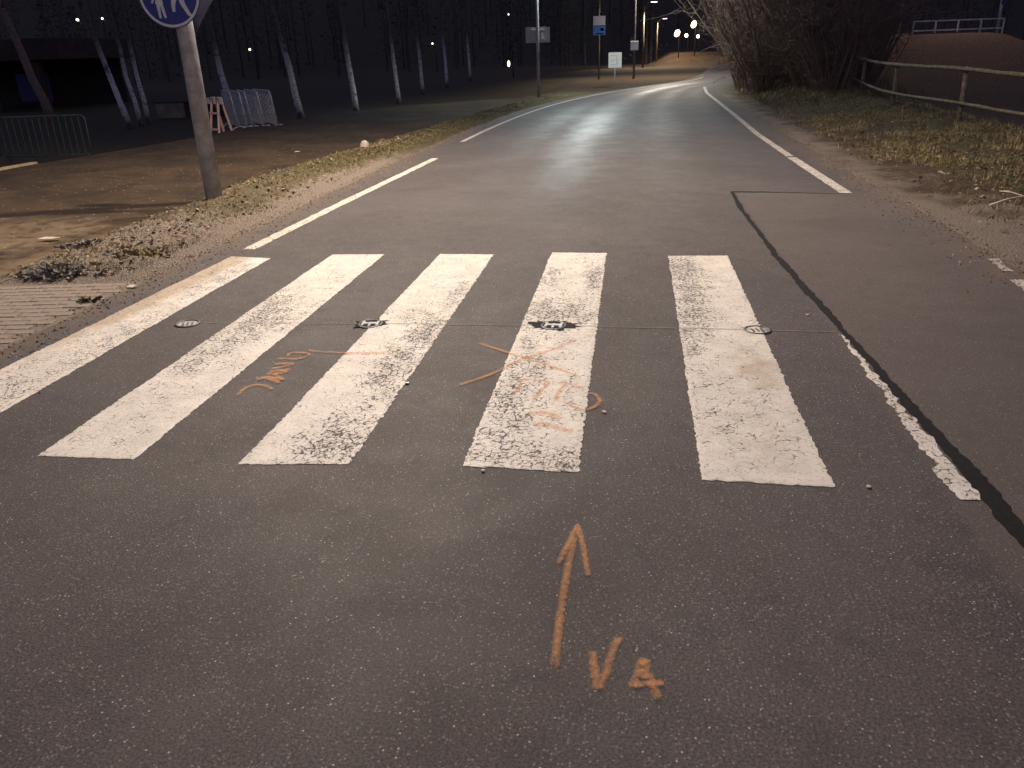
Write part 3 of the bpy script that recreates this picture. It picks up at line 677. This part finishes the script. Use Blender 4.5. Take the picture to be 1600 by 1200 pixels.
m = MB(); m.box((0,-.186,0), (.42,.01,.46)); m.build("door", MAT['white'], b, False, .004)

# ------------------------------------------------------------------ fence on the right bank
def fence():
    t = thing("rail_fence", (6.5, 20, 0), "two-rail timber fence along the top of the right bank", "fence")
    tops = [(8.3,9.5,.92),(7.55,13.2,.97),(7.08,16.8,1.01),(6.77,18.85,1.08),(6.47,22.55,1.11),(6.52,25.9,1.20),(6.58,29.3,1.49),(6.9,33,1.6)]
    lows = [(q[0], q[1], q[2]-(.66 if i < 5 else .6)) for i, q in enumerate(tops)]
    off = Vector((6.5,20,0))
    for L, r in ((tops, .042), (lows, .034)):
        P = catmull(L, 8)
        m = MB(); m.tube([Vector(q)-off+Vector((-.09, 0, .012*(vnoise(i*1.7, r*99)-.5))) for i, q in enumerate(P)], [r*(.85+.3*float(vnoise(i*.9, 4))) for i in range(len(P))], 7); m.build("rail", MAT['wood'], t, True)
    for i in (0,1,3,4,5,6,7):
        x, y, z = tops[i]; zb = float(terrain(x, y))-.4
        m = MB(); m.tube([Vector((x,y,zb))-off, Vector((x+.01,y,z*.5))-off, Vector((x,y,z+.05))-off], [.055,.052,.048], 8); m.build("post", MAT['wood'], t, True)
fence()
# raised path with steel railing beyond
rp = MB(); pts = [(9.0,36.6),(10.2,38.2),(12.2,40.3),(13.6,40.7),(14.8,40.95)]; P = catmull(pts, 6); g = np.gradient(P, axis=0); l = np.hypot(g[:,0], g[:,1]); vs = []; fs = []
for i, q in enumerate(P):
    nx, ny = -g[i,1]/l[i], g[i,0]/l[i]
    for k in (-.1, 2.2): x, y = q[0]+nx*k, q[1]+ny*k; vs.append((x, y, max(float(terrain(x, y)), float(terrain(q[0]+nx*1.0, q[1]+ny*1.0)))+.05))
    x, y = q[0]-nx*.12, q[1]-ny*.12; vs.append((x, y, vs[-2][2]-.35))
for i in range(len(P)-1): a = 3*i; fs += [(a, a+3, a+4, a+1), (a+2, a+5, a+3, a)]
rp.add(vs, fs); o = rp.build("raised_path", MAT['red_path']); tag(o, kind='structure')
t = thing("steel_railing", (12.3, 41.5, 1.46), "pale steel railing of posts and bars above the fence", "railing", None, R(5))
for k in range(5):
    m = MB(); m.box((.03+k*.98,0,.45), (.06,.06,.98)); m.build("post", MAT['steel'], t)
for z in (.94,.55,.17):
    m = MB(); m.box((1.99,0,z), (3.98,.045,.055)); m.build("rail", MAT['steel'], t)
street_lamp((12.35, 43.6), 6.5, (.6,-2.2), "dark slim post standing left of the steel railing", 1500, (1.0,.72,.62), .06, (-.5,-.9,-1), 'lampl', 'galv')  # lit head above view added to brighten the ground behind the fence
street_lamp((16.8, 43.9), 6.5, (.9,-.5), "dark slim post right of the steel railing with bluish tag", 0, COOL, .07, (0,0,-1), 'grey', 'galv')
t = thing("blue_tag", (16.85, 43.78, 3.15), "small dim blue tag on the post right of the railing", "sign"); m = MB(); m.box((0,0,0), (.25,.03,.22)); m.build("panel", MAT['bluew'], t)

# ------------------------------------------------------------------ crowd barriers on the left
def crowd_barrier(w, h, nb, mat):
    t = thing("crowd_barrier", (0,0,0), "", "barrier", "steel crowd barriers left of the footpath")
    f = MB(); c = .1; P = [(-w/2,0,.12),(-w/2,0,h-c),(-w/2+c*.3,0,h-c*.3),(-w/2+c,0,h),(w/2-c,0,h),(w/2-c*.3,0,h-c*.3),(w/2,0,h-c),(w/2,0,.12),(-w/2,0,.12)]
    f.tube(P, .019, 8); f.build("frame", MAT[mat], t, True)
    for k in range(nb):
        x = -w/2+w*(k+1)/(nb+1); b = MB(); b.tube([(x,0,.12),(x,0,h)], .012, 6); b.build("bar", MAT[mat], t)
    for s in (-1, 1):
        b = MB(); b.tube([(s*(w/2-.06),-.28,0),(s*(w/2-.06),-.10,.11),(s*(w/2-.06),.10,.11),(s*(w/2-.06),.28,0)], .017, 6); b.build("foot", MAT[mat], t)
    return t
cb = crowd_barrier(2.3, 1.05, 13, 'dark'); cb.location = (-14.55, 18.9, -.44); cb.rotation_euler.z = R(8)
cb['label'] = "dark green crowd barrier standing at the far left picture edge"
cs = crowd_barrier(2.2, 1.05, 12, 'steel'); spots = [(-11.62,23.3,-1.00),(-11.40,23.35,-.98),(-11.20,23.4,-1.03),(-10.96,23.5,-.97),(-10.68,23.6,-.92)]
names = ["pale steel crowd barrier at the front of the leaning row", "steel crowd barrier second from the front of the leaning row", "steel crowd barrier in the middle of the leaning row", "steel crowd barrier second from the back of the leaning row", "shadowed steel crowd barrier at the back of the leaning row"]
for i, (x, y, a) in enumerate(spots):
    q = cs if i == 0 else copy_tree(cs)
    q.location = (x, y, -.12); q.rotation_euler = (R(7), 0, a); q['label'] = names[i]
tr = thing("trestle_barrier", (-11.45, 22.1, -.12), "orange and white trestle barrier beside the footpath", "barrier", None, R(-35))
for s in (-1, 1):
    for k in (-1, 1):
        m = MB(); m.tube([(s*.24,k*.20,0),(s*.17,k*.03,.94)], .038, 4); m.build("leg", MAT['pinkw'], tr)
m = MB(); m.box((0,-.21,.10), (.56,.03,.06)); m.build("crossbar", MAT['pinkw'], tr)
m = MB(); m.box((0,-.13,.52), (.52,.03,.05)); m.build("crossbar", MAT['pinkw'], tr)
for k in range(5):
    m = MB(); m.box((-.34+k*.17,-.055,.84), (.168,.03,.16)); m.build("board_segment", MAT['red' if k % 2 else 'white'], tr)
# low rendered wall and a dark pavilion in the park
t = thing("low_wall", (-20, 34.3, -.45), "low pale wall section behind the three slanting birches", "wall")
m = MB(); m.box((.1,0,.3), (1.3,.25,.62)); m.build("pale_section", MAT['conc'], t, False, .02)
m = MB(); m.box((2.25,0,.3), (2.98,.22,.60)); m.build("brown_section", MAT['brownw'], t, False, .02)
m = MB(); m.box((1.6,0,.64), (4.5,.32,.06)); m.build("coping", MAT['brownw'], t, False, .01)
t = thing("pavilion", (-36, 46, -.5), "dim reddish flat-roofed pavilion at the far left", "building")
m = MB(); m.box((0,0,3.2), (10.8,7,1.1)); m.build("roof", MAT['brownw'], t, False, .04)
m = MB(); m.box((0,2.5,1.4), (10.2,.3,2.8)); m.build("wall", MAT['brownw'], t)
for k in range(4):
    m = MB(); m.box((-4.8+k*2.8,-3.0,1.32), (.42,.42,2.66)); m.build("column", MAT['brownw'], t, False, .02)
m = MB(); m.box((-.9,2.30,1.15), (2.2,.06,1.6)); m.build("window", MAT['bluew'], t)

# ------------------------------------------------------------------ birches
def limb_path(p, d, L, n, wob, up_=.0):
    pts = [Vector(p)]; d = Vector(d).normalized()
    for k in range(n):
        d = (d+Vector((random.uniform(-wob,wob), random.uniform(-wob,wob), random.uniform(-wob,wob)+up_))).normalized(); pts.append(pts[-1]+d*(L/n))
    return pts
def birch(base, top, dia, label, H=13, mat='bark'):
    x, y, z = base; z = float(terrain(x, y)); dx = (top[0]-base[0])/max(.5, top[2]-base[2]); dy = (top[1]-base[1])/max(.5, top[2]-base[2])*.25
    t = thing("birch_tree", (x, y, z), label, "tree", "bare birches in the dark park")
    P = [(0,0,-.2)]; n = 14
    for k in range(1, n+1):
        q = k/n*H; s = (1-.35*k/n); P.append((dx*q*s+.12*(vnoise(k*.8, x)-.5)*1.2, dy*q*s+.12*(vnoise(k*.8, y+3)-.5), q))
    rad = [dia/2*(1.25 if k == 0 else 1)*(1-.9*k/n)+.012 for k in range(n+1)]
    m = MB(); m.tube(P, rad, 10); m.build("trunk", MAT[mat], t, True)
    br = MB(); cr = MB()
    for k in range(22):
        i = random.randint(5, n-1); p = Vector(P[i]); a = random.uniform(0, 6.28); L = random.uniform(1.2, 3.0)*(1.25-i/n)
        pts = limb_path(p, (math.cos(a), math.sin(a), .9), L, 5, .22, .03); br.tube(pts, [rad[i]*.45*(1-.8*q/5)+.004 for q in range(6)], 4, False)
        for w in range(9):
            b0 = pts[random.randint(1, 5)]; tp = limb_path(b0, (random.uniform(-1,1), random.uniform(-1,1), random.uniform(-.6,.9)), random.uniform(.5, 1.4), 4, .35, -.12); cr.tube(tp, [.007,.006,.005,.004,.003], 3, False)
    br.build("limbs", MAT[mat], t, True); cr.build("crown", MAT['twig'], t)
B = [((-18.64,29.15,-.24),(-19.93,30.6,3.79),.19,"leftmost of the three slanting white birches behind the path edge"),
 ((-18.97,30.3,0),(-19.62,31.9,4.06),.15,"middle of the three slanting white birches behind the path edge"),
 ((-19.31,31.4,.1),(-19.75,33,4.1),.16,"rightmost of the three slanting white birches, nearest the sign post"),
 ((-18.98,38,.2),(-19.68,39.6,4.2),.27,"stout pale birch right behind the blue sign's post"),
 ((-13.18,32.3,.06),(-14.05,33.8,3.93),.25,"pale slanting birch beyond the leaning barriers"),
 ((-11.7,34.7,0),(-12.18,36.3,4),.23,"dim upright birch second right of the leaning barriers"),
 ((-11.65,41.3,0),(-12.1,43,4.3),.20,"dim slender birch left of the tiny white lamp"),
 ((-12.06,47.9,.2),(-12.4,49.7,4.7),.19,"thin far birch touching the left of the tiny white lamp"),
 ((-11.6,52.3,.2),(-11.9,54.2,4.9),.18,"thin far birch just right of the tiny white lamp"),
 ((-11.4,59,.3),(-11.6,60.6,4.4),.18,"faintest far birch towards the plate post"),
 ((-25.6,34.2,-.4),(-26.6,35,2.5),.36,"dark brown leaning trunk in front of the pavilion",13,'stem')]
for a in B: birch(*a)

# ------------------------------------------------------------------ thicket on the right
def shrub_meshes(H, ns):
    a = MB(); c = MB()
    for k in range(ns):
        q = random.uniform(0, 6.28); r = random.uniform(0, .55); L = H*random.uniform(.6, 1.05)
        pts = limb_path((r*math.cos(q), r*math.sin(q), -.2), (math.cos(q)*.32, math.sin(q)*.32, 1), L, 7, .17, .03); r0 = random.choice((.009,.012,.016,.022,.034))
        a.tube(pts, [r0*(1-.8*i/7)+.003 for i in range(8)], 4, False)
        for w in range(13):
            i = random.randint(1, 6); b0 = pts[i].lerp(pts[i+1], random.random())
            tp = limb_path(b0, (random.uniform(-1,1), random.uniform(-1,1), random.uniform(-.3,1.2)), random.uniform(.4, 1.5), 3, .35, .05); c.tube(tp, [.008,.006,.005,.003], 3, False)
            for z in range(2):
                t2 = limb_path(tp[random.randint(1,3)], (random.uniform(-1,1), random.uniform(-1,1), random.uniform(-.2,1.2)), random.uniform(.2,.6), 2, .25, .05); c.tube(t2, [.005,.004,.003], 3, False)
    out = []
    for nm, mb, mt in (("stems", a, 'stem'), ("twigs", c, 'twig')):
        me = bpy.data.meshes.new(nm); me.from_pydata(mb.v, [], mb.f); me.update(); me.materials.append(MAT[mt]); out.append(me)
    return out
SV = [shrub_meshes(5.4, 58), shrub_meshes(6.4, 64), shrub_meshes(4.8, 54)]
rows = []
for i, y in enumerate(np.arange(27.5, 74, 2.1)):
    e = float(xat(EDGE_R, y)); base = 1.2 if y < 42 else 1.5
    rows.append((e+base+random.uniform(0,.5)+ (1.2 if y < 30 else 0), y+random.uniform(-.5,.5), "front"))
    rows.append((e+base+2.0+random.uniform(-.3,.6), y+1+random.uniform(-.5,.5), "back"))
    if y < 50: rows.append((e+base+3.5+random.uniform(-.4,.6)*1.0, y+.4+random.uniform(-.5,.5)+3, "rear"))
lab = {"front": "bare brown roadside shrub in the front row of the right thicket", "back": "bare brown shrub deep in the middle of the right thicket", "rear": "bare brown shrub at the rear of the thicket near the fence end"}
for (x, y, k) in rows:
    if y < 33.5 and x > 6.3 and k != "rear": x = min(x, 6.2)
    t = thing("bare_shrub", (x, y, float(terrain(x, y))), lab[k], "shrub", "bare shrubs in the right thicket, "+k+" row", random.uniform(0, 6.28))
    sv = random.choice(SV); s_ = random.uniform(.85, 1.2); t.scale = (s_*1.1, s_*1.1, s_)
    link("stems", sv[0], None, t); link("twigs", sv[1], None, t)

# ------------------------------------------------------------------ grass, litter, stones
def scatter_blades(name, N, sampler, zf, label, cat, hmin, hmax, palette, width=.006):
    vs = np.zeros((N*3, 3)); fs = np.arange(N*3).reshape(N, 3); cols = np.zeros((N*3, 4), np.float32)
    x, y, dens = sampler(N); z = zf(x, y)
    a = RNG.random(N)*6.283; h = (hmin+(hmax-hmin)*RNG.random(N)**2)*dens; ln = RNG.random(N)*.9+.25; wd = width*(.6+.8*RNG.random(N))
    dx, dy = np.cos(a), np.sin(a)
    vs[0::3] = np.stack([x-dy*wd, y+dx*wd, z-.004], -1); vs[1::3] = np.stack([x+dy*wd, y-dx*wd, z-.004], -1)
    vs[2::3] = np.stack([x+dx*h*ln, y+dy*h*ln, z+h*(1.15-.55*ln)], -1)
    pal = np.array(palette); c = pal[RNG.integers(0, len(pal), N)]*(.7+.6*RNG.random((N, 1)))
    for k in range(3): cols[k::3, :3] = c
    cols[:, 3] = 1
    me = bpy.data.meshes.new(name); me.from_pydata(vs.tolist(), [], fs.tolist()); me.update()
    at = me.attributes.new("tint", 'FLOAT_COLOR', 'POINT'); at.data.foreach_set('color', cols.reshape(-1))
    return tag(link(name, me, MAT['blade']), label, cat, kind='stuff')
def clump(x, y, s=1.6): return np.clip((fbm(x, y, s)-.36)*3.2, 0, 1)
def samp_left(N):
    X = []; n = 0
    while n < N:
        y = 6.3+RNG.random(N)**1.4*27; t = RNG.random(N)*.85; x = xat(VERGE_L, y)+.02+t*(xat(EDGE_L, y)-xat(VERGE_L, y))
        k = RNG.random(N) < clump(x, y, 2.2)*(.35+.65*sm((y-7.5)/4)); X.append(np.stack([x[k], y[k]], -1)); n += k.sum()
    P = np.concatenate(X)[:N]; return P[:,0], P[:,1], .5+.8*clump(P[:,0], P[:,1], 3.1)
DRY = [(.24,.18,.09),(.30,.24,.13),(.17,.14,.06),(.10,.11,.035),(.20,.16,.10),(.13,.10,.06)]
GRN = [(.115,.115,.04),(.19,.165,.065),(.26,.205,.10),(.30,.235,.13),(.09,.085,.03),(.34,.26,.16),(.15,.10,.055)]
scatter_blades("verge_grass", 26000, samp_left, vl_z, "short dry grass on the left verge", "grass", .015, .075, DRY, .005)
def samp_right(N):
    X = []; n = 0
    while n < N:
        y = 6.0+RNG.random(N)**1.25*27; d = .3+RNG.random(N)*4.1; x = xat(EDGE_R, y)+d
        k = RNG.random(N) < clump(x, y, 1.3)*sm((d-.2)/1.1)*(.25+.75*sm((y-8)/5)); X.append(np.stack([x[k], y[k]], -1)); n += k.sum()
    P = np.concatenate(X)[:N]; return P[:,0], P[:,1], .5+.8*clump(P[:,0], P[:,1], 2.2)
scatter_blades("bank_grass", 60000, samp_right, vr_z, "patchy green and straw grass on the right bank", "grass", .02, .12, GRN, .006)
def samp_thick(N):
    y = 24+RNG.random(N)*20; d = .7+RNG.random(N)*4; return xat(EDGE_R, y)+d, y, .6+.8*clump(y*0+d, y, 1.1)
scatter_blades("dead_grass", 16000, samp_thick, lambda x, y: terrain(x, y)+.02, "long dead grass at the foot of the thicket", "grass", .1, .45, [(.16,.10,.06),(.20,.14,.08),(.12,.08,.045)], .008)
def leaves(name, N, samp, zf, label, size=(.015,.035)):
    x, y, _ = samp(N); z = zf(x, y)+.008; vs = []; fs = []; cols = []
    for k in range(N):
        s = random.uniform(*size); a = random.uniform(0, 6.28); c, d = math.cos(a)*s, math.sin(a)*s; t = [random.uniform(-.4,.7)*s for _ in range(4)]; o = len(vs)
        vs += [(x[k]-c,y[k]-d,z[k]+t[0]*.6),(x[k]+d*.6,y[k]-c*.6,z[k]+t[1]),(x[k]+c,y[k]+d,z[k]+t[2]*.6),(x[k]-d*.6,y[k]+c*.6,z[k]+t[3])]
        fs.append((o,o+1,o+2,o+3)); q = random.choice([(.14,.085,.045),(.20,.13,.07),(.09,.06,.035),(.28,.22,.15),(.06,.045,.03)]); cols += [(*q,1)]*4
    me = bpy.data.meshes.new(name); me.from_pydata(vs, [], fs); me.update(); at = me.attributes.new("tint", 'FLOAT_COLOR', 'POINT'); at.data.foreach_set('color', np.array(cols, np.float32).reshape(-1))
    return tag(link(name, me, MAT['leaf']), label, "leaf litter", kind='stuff')
def samp_leafl(N):
    y = 6.2+RNG.random(N)**1.5*24; t = RNG.random(N)*.8; return xat(VERGE_L, y)+t*(xat(EDGE_L, y)-xat(VERGE_L, y)), y, y
def samp_leafr(N):
    y = 6+RNG.random(N)**1.3*26; d = .35+RNG.random(N)**.7*4; return xat(EDGE_R, y)+d, y, y
leaves("leaf_litter", 2600, samp_leafl, vl_z, "dead leaves scattered over the left verge")
leaves("leaf_litter", 3800, samp_leafr, vr_z, "dead leaves scattered over the right bank", (.015,.045))
def rock(name, x, y, z, s, mat, label, cat, sq=(1,1,.7), group=None):
    import bmesh
    bm = bmesh.new(); bmesh.ops.create_icosphere(bm, subdivisions=2, radius=1)
    sd = random.uniform(0, 99)
    for v in bm.verts:
        k = .75+.5*float(vnoise(v.co.x*1.6+sd, v.co.y*1.6+v.co.z*2.1)); v.co = Vector((v.co.x*sq[0], v.co.y*sq[1], v.co.z*sq[2]))*k*s
    me = bpy.data.meshes.new(name); bm.to_mesh(me); bm.free(); o = link(name, me, MAT[mat]); o.location = (x, y, z); o.rotation_euler.z = random.uniform(0, 6)
    return tag(o, label, cat, group)
rock("stone", -5.22, 15.74, .07, .14, 'stone', "large pale stone standing on the left verge", "stone", (.8,.7,1.0))
rock("stone", -5.05, 17.6, .02, .05, 'stone', "small pale stone on the verge farther along than the large stone", "stone")
rock("pebble", *ground_pt(636,600), .008, .012, 'lens', "white pebble on asphalt right of the middle stripe", "pebble", (1.3,1,.4))
rock("pebble", *ground_pt(944,645), .008, .010, 'paper', "pale pebble by the orange digits", "pebble", (1.6,.9,.35))
rock("pebble", *ground_pt(755,737), .007, .009, 'paper', "pale crumb below the stripe with the X", "pebble", (1.3,1,.4))
rock("pebble", *ground_pt(1357,762), .007, .009, 'paper', "pale crumb right of the rightmost stripe", "pebble", (1.3,1,.4))
rock("pebble", *ground_pt(1262,493), .007, .010, 'paper', "pale crumb on asphalt left of the tar seam", "pebble", (1.3,1,.4))
def scrap(x, y, z, w, h, label):
    m = MB(); m.add([(-w/2,-h*.4,0),(w*.2,-h/2,.004),(w/2,-h*.1,.012),(w*.35,h/2,.004),(-w*.3,h*.35,.010)], [(0,1,2,3,4)])
    o = m.build("paper_scrap", MAT['paper'], None); o.location = (x, y, z); so = o.modifiers.new("thick", 'SOLIDIFY'); so.thickness = .004
    return tag(o, label, "litter")
x, y = ground_pt(79,374); scrap(x, y, .012, .26, .09, "flat pale scrap lying on the footpath")
x, y = ground_pt(207,450); scrap(x, y, .012, .09, .05, "small pale scrap on the dusty asphalt beside the leftmost stripe")
x, y = ground_pt(465,238); scrap(x, y, .012, .12, .08, "tiny pale scrap on the footpath beyond the post")
def twig(pts, r, label, side=None):
    t = MB(); t.tube(pts, [r*(1-.5*i/(len(pts)-1)) for i in range(len(pts))], 6)
    if side: t.tube(side, [r*.6, r*.4, r*.3], 5)
    return tag(t.build("fallen_branch", MAT['paper'], None, True), label, "branch")
zb = float(vr_z(np.array(3.9), np.array(9.3)))+.03
twig([(3.74,9.12,zb),(3.98,9.30,zb+.03),(4.25,9.50,zb+.03),(4.6,9.9,zb+.05)], .014, "pale fallen branch on the right bank at the picture edge", [(4.2,9.46,zb+.03),(4.14,9.62,zb+.05),(4.05,9.72,zb+.05)])
# weed heaps on the verge
def heap(x, y, s, n, pal, label):
    vs = []; fs = []; cols = []
    for k in range(n):
        a = random.uniform(0, 6.28); r = abs(random.gauss(0, .5))*s; px, py = x+r*math.cos(a)*1.5, y+r*math.sin(a)*.7; z = max(0, .035*(1-r/s/1.2))*random.random()
        b = random.uniform(0, 6.28); L = random.uniform(.03,.10); w = random.uniform(.004,.014); dx, dy = math.cos(b), math.sin(b); o = len(vs); zz = float(vl_z(np.array(px), np.array(py)))+.004+z
        vs += [(px-dy*w,py+dx*w,zz),(px+dy*w,py-dx*w,zz),(px+dx*L+dy*w*.5,py+dy*L-dx*w*.5,zz+random.uniform(-.005,.04)),(px+dx*L-dy*w*.5,py+dy*L+dx*w*.5,zz+random.uniform(-.005,.04))]; fs.append((o,o+1,o+2,o+3))
        q = random.choice(pal); cols += [(*q,1)]*4
    me = bpy.data.meshes.new("weed_heap"); me.from_pydata(vs, [], fs); me.update(); at = me.attributes.new("tint", 'FLOAT_COLOR', 'POINT'); at.data.foreach_set('color', np.array(cols, np.float32).reshape(-1))
    return tag(link("weed_heap", me, MAT['leaf']), label, "plant", kind='stuff')
GR = [(.17,.155,.14),(.10,.09,.085),(.24,.21,.18),(.07,.065,.06)]
x, y = ground_pt(78,431); heap(x, y, .28, 330, GR, "grey heap of withered weeds at the corner of the pavers")
x, y = ground_pt(128,388); heap(x, y, .13, 130, GR, "small dark withered tuft beside the footpath edge")
x, y = ground_pt(225,405); heap(x, y, .22, 160, DRY, "straggly straw tuft on the verge below the post's shadow")
x, y = ground_pt(138,470); heap(x, y, .09, 80, [(.07,.07,.03),(.05,.05,.025)], "dark green tuft growing between pavers and road")

# ------------------------------------------------------------------ far-off wood on the rising ground
def far_wood():
    N = 420; vs = []; fs = []; cols = []
    for k in range(N):
        az = random.uniform(-1.25, 1.15); r = random.uniform(100, 175); x, y = r*math.sin(az), r*math.cos(az)
        if 2 < x < 26 and y < 118: continue
        z = float(terrain(x, y)); H = random.uniform(8, 17); w = random.uniform(1.6, 3.2); o = len(vs)
        for q in range(4): vs.append((x+.15*math.cos(q*1.57), y+.15*math.sin(q*1.57), z-.3))
        vs.append((x, y, z+H)); fs += [(o,o+1,o+4),(o+1,o+2,o+4),(o+2,o+3,o+4),(o+3,o,o+4)]; c = random.uniform(.06,.085); cols += [(c,c*.85,c*.8,1)]*5
        for j in range(190):
            t = random.random()**.8; a = random.uniform(0, 6.28); rr = w*(1-t)*random.uniform(.35,1.1)+.1; px, py, pz = x+rr*math.cos(a), y+rr*math.sin(a), z+.4+t*(H-.4); s = random.uniform(.12,.34); o = len(vs)
            for q in range(3): vs.append((px+random.uniform(-s,s), py+random.uniform(-s,s), pz+random.uniform(-s,s)*.8))
            fs.append((o,o+1,o+2)); g = random.uniform(.06,.09); cols += [(g*.85,g*.95,g*.8,1)]*3
    me = bpy.data.meshes.new("far_wood"); me.from_pydata(vs, [], fs); me.update(); at = me.attributes.new("tint", 'FLOAT_COLOR', 'POINT'); at.data.foreach_set('color', np.array(cols, np.float32).reshape(-1))
    return tag(link("far_wood", me, MAT['needle']), "dark far-off wood on rising ground behind the park", "trees", kind='stuff')
far_wood()


# ------------------------------------------------------------------ grit swept to the road margins
def grit(name, N, side, label):
    poly = EDGE_L if side < 0 else EDGE_R; vs = []; fs = []; cols = []
    for k in range(N):
        y = 2.5+random.random()**1.4*20; d = abs(random.gauss(0, .28)); x = float(xat(poly, y))+(d-.12 if side < 0 else .12-d); r = random.choice((.003,.004,.005,.007,.010,.014)); o = len(vs)
        if side > 0 and y < 5.5: continue
        a = random.uniform(0, 2.1)
        for j in range(3): vs.append((x+r*math.cos(a+2.1*j)*random.uniform(.7,1.3), y+r*math.sin(a+2.1*j)*random.uniform(.7,1.3), .0005))
        vs.append((x+random.uniform(-.3,.3)*r, y+random.uniform(-.3,.3)*r, .0005+r*random.uniform(.5,.9))); fs += [(o,o+1,o+3),(o+1,o+2,o+3),(o+2,o,o+3)]
        q = random.choice([(.16,.12,.085),(.09,.066,.045),(.28,.23,.18),(.05,.036,.025),(.20,.13,.07)]); cols += [(*q,1)]*4
    me = bpy.data.meshes.new(name); me.from_pydata(vs, [], fs); me.update(); at = me.attributes.new("tint", 'FLOAT_COLOR', 'POINT'); at.data.foreach_set('color', np.array(cols, np.float32).reshape(-1))
    return tag(link(name, me, MAT['leaf']), label, "grit", kind='stuff')
grit("road_grit", 5200, -1, "grit and crumbs along the left asphalt margin")
grit("road_grit", 4200, 1, "grit and crumbs along the right asphalt margin")
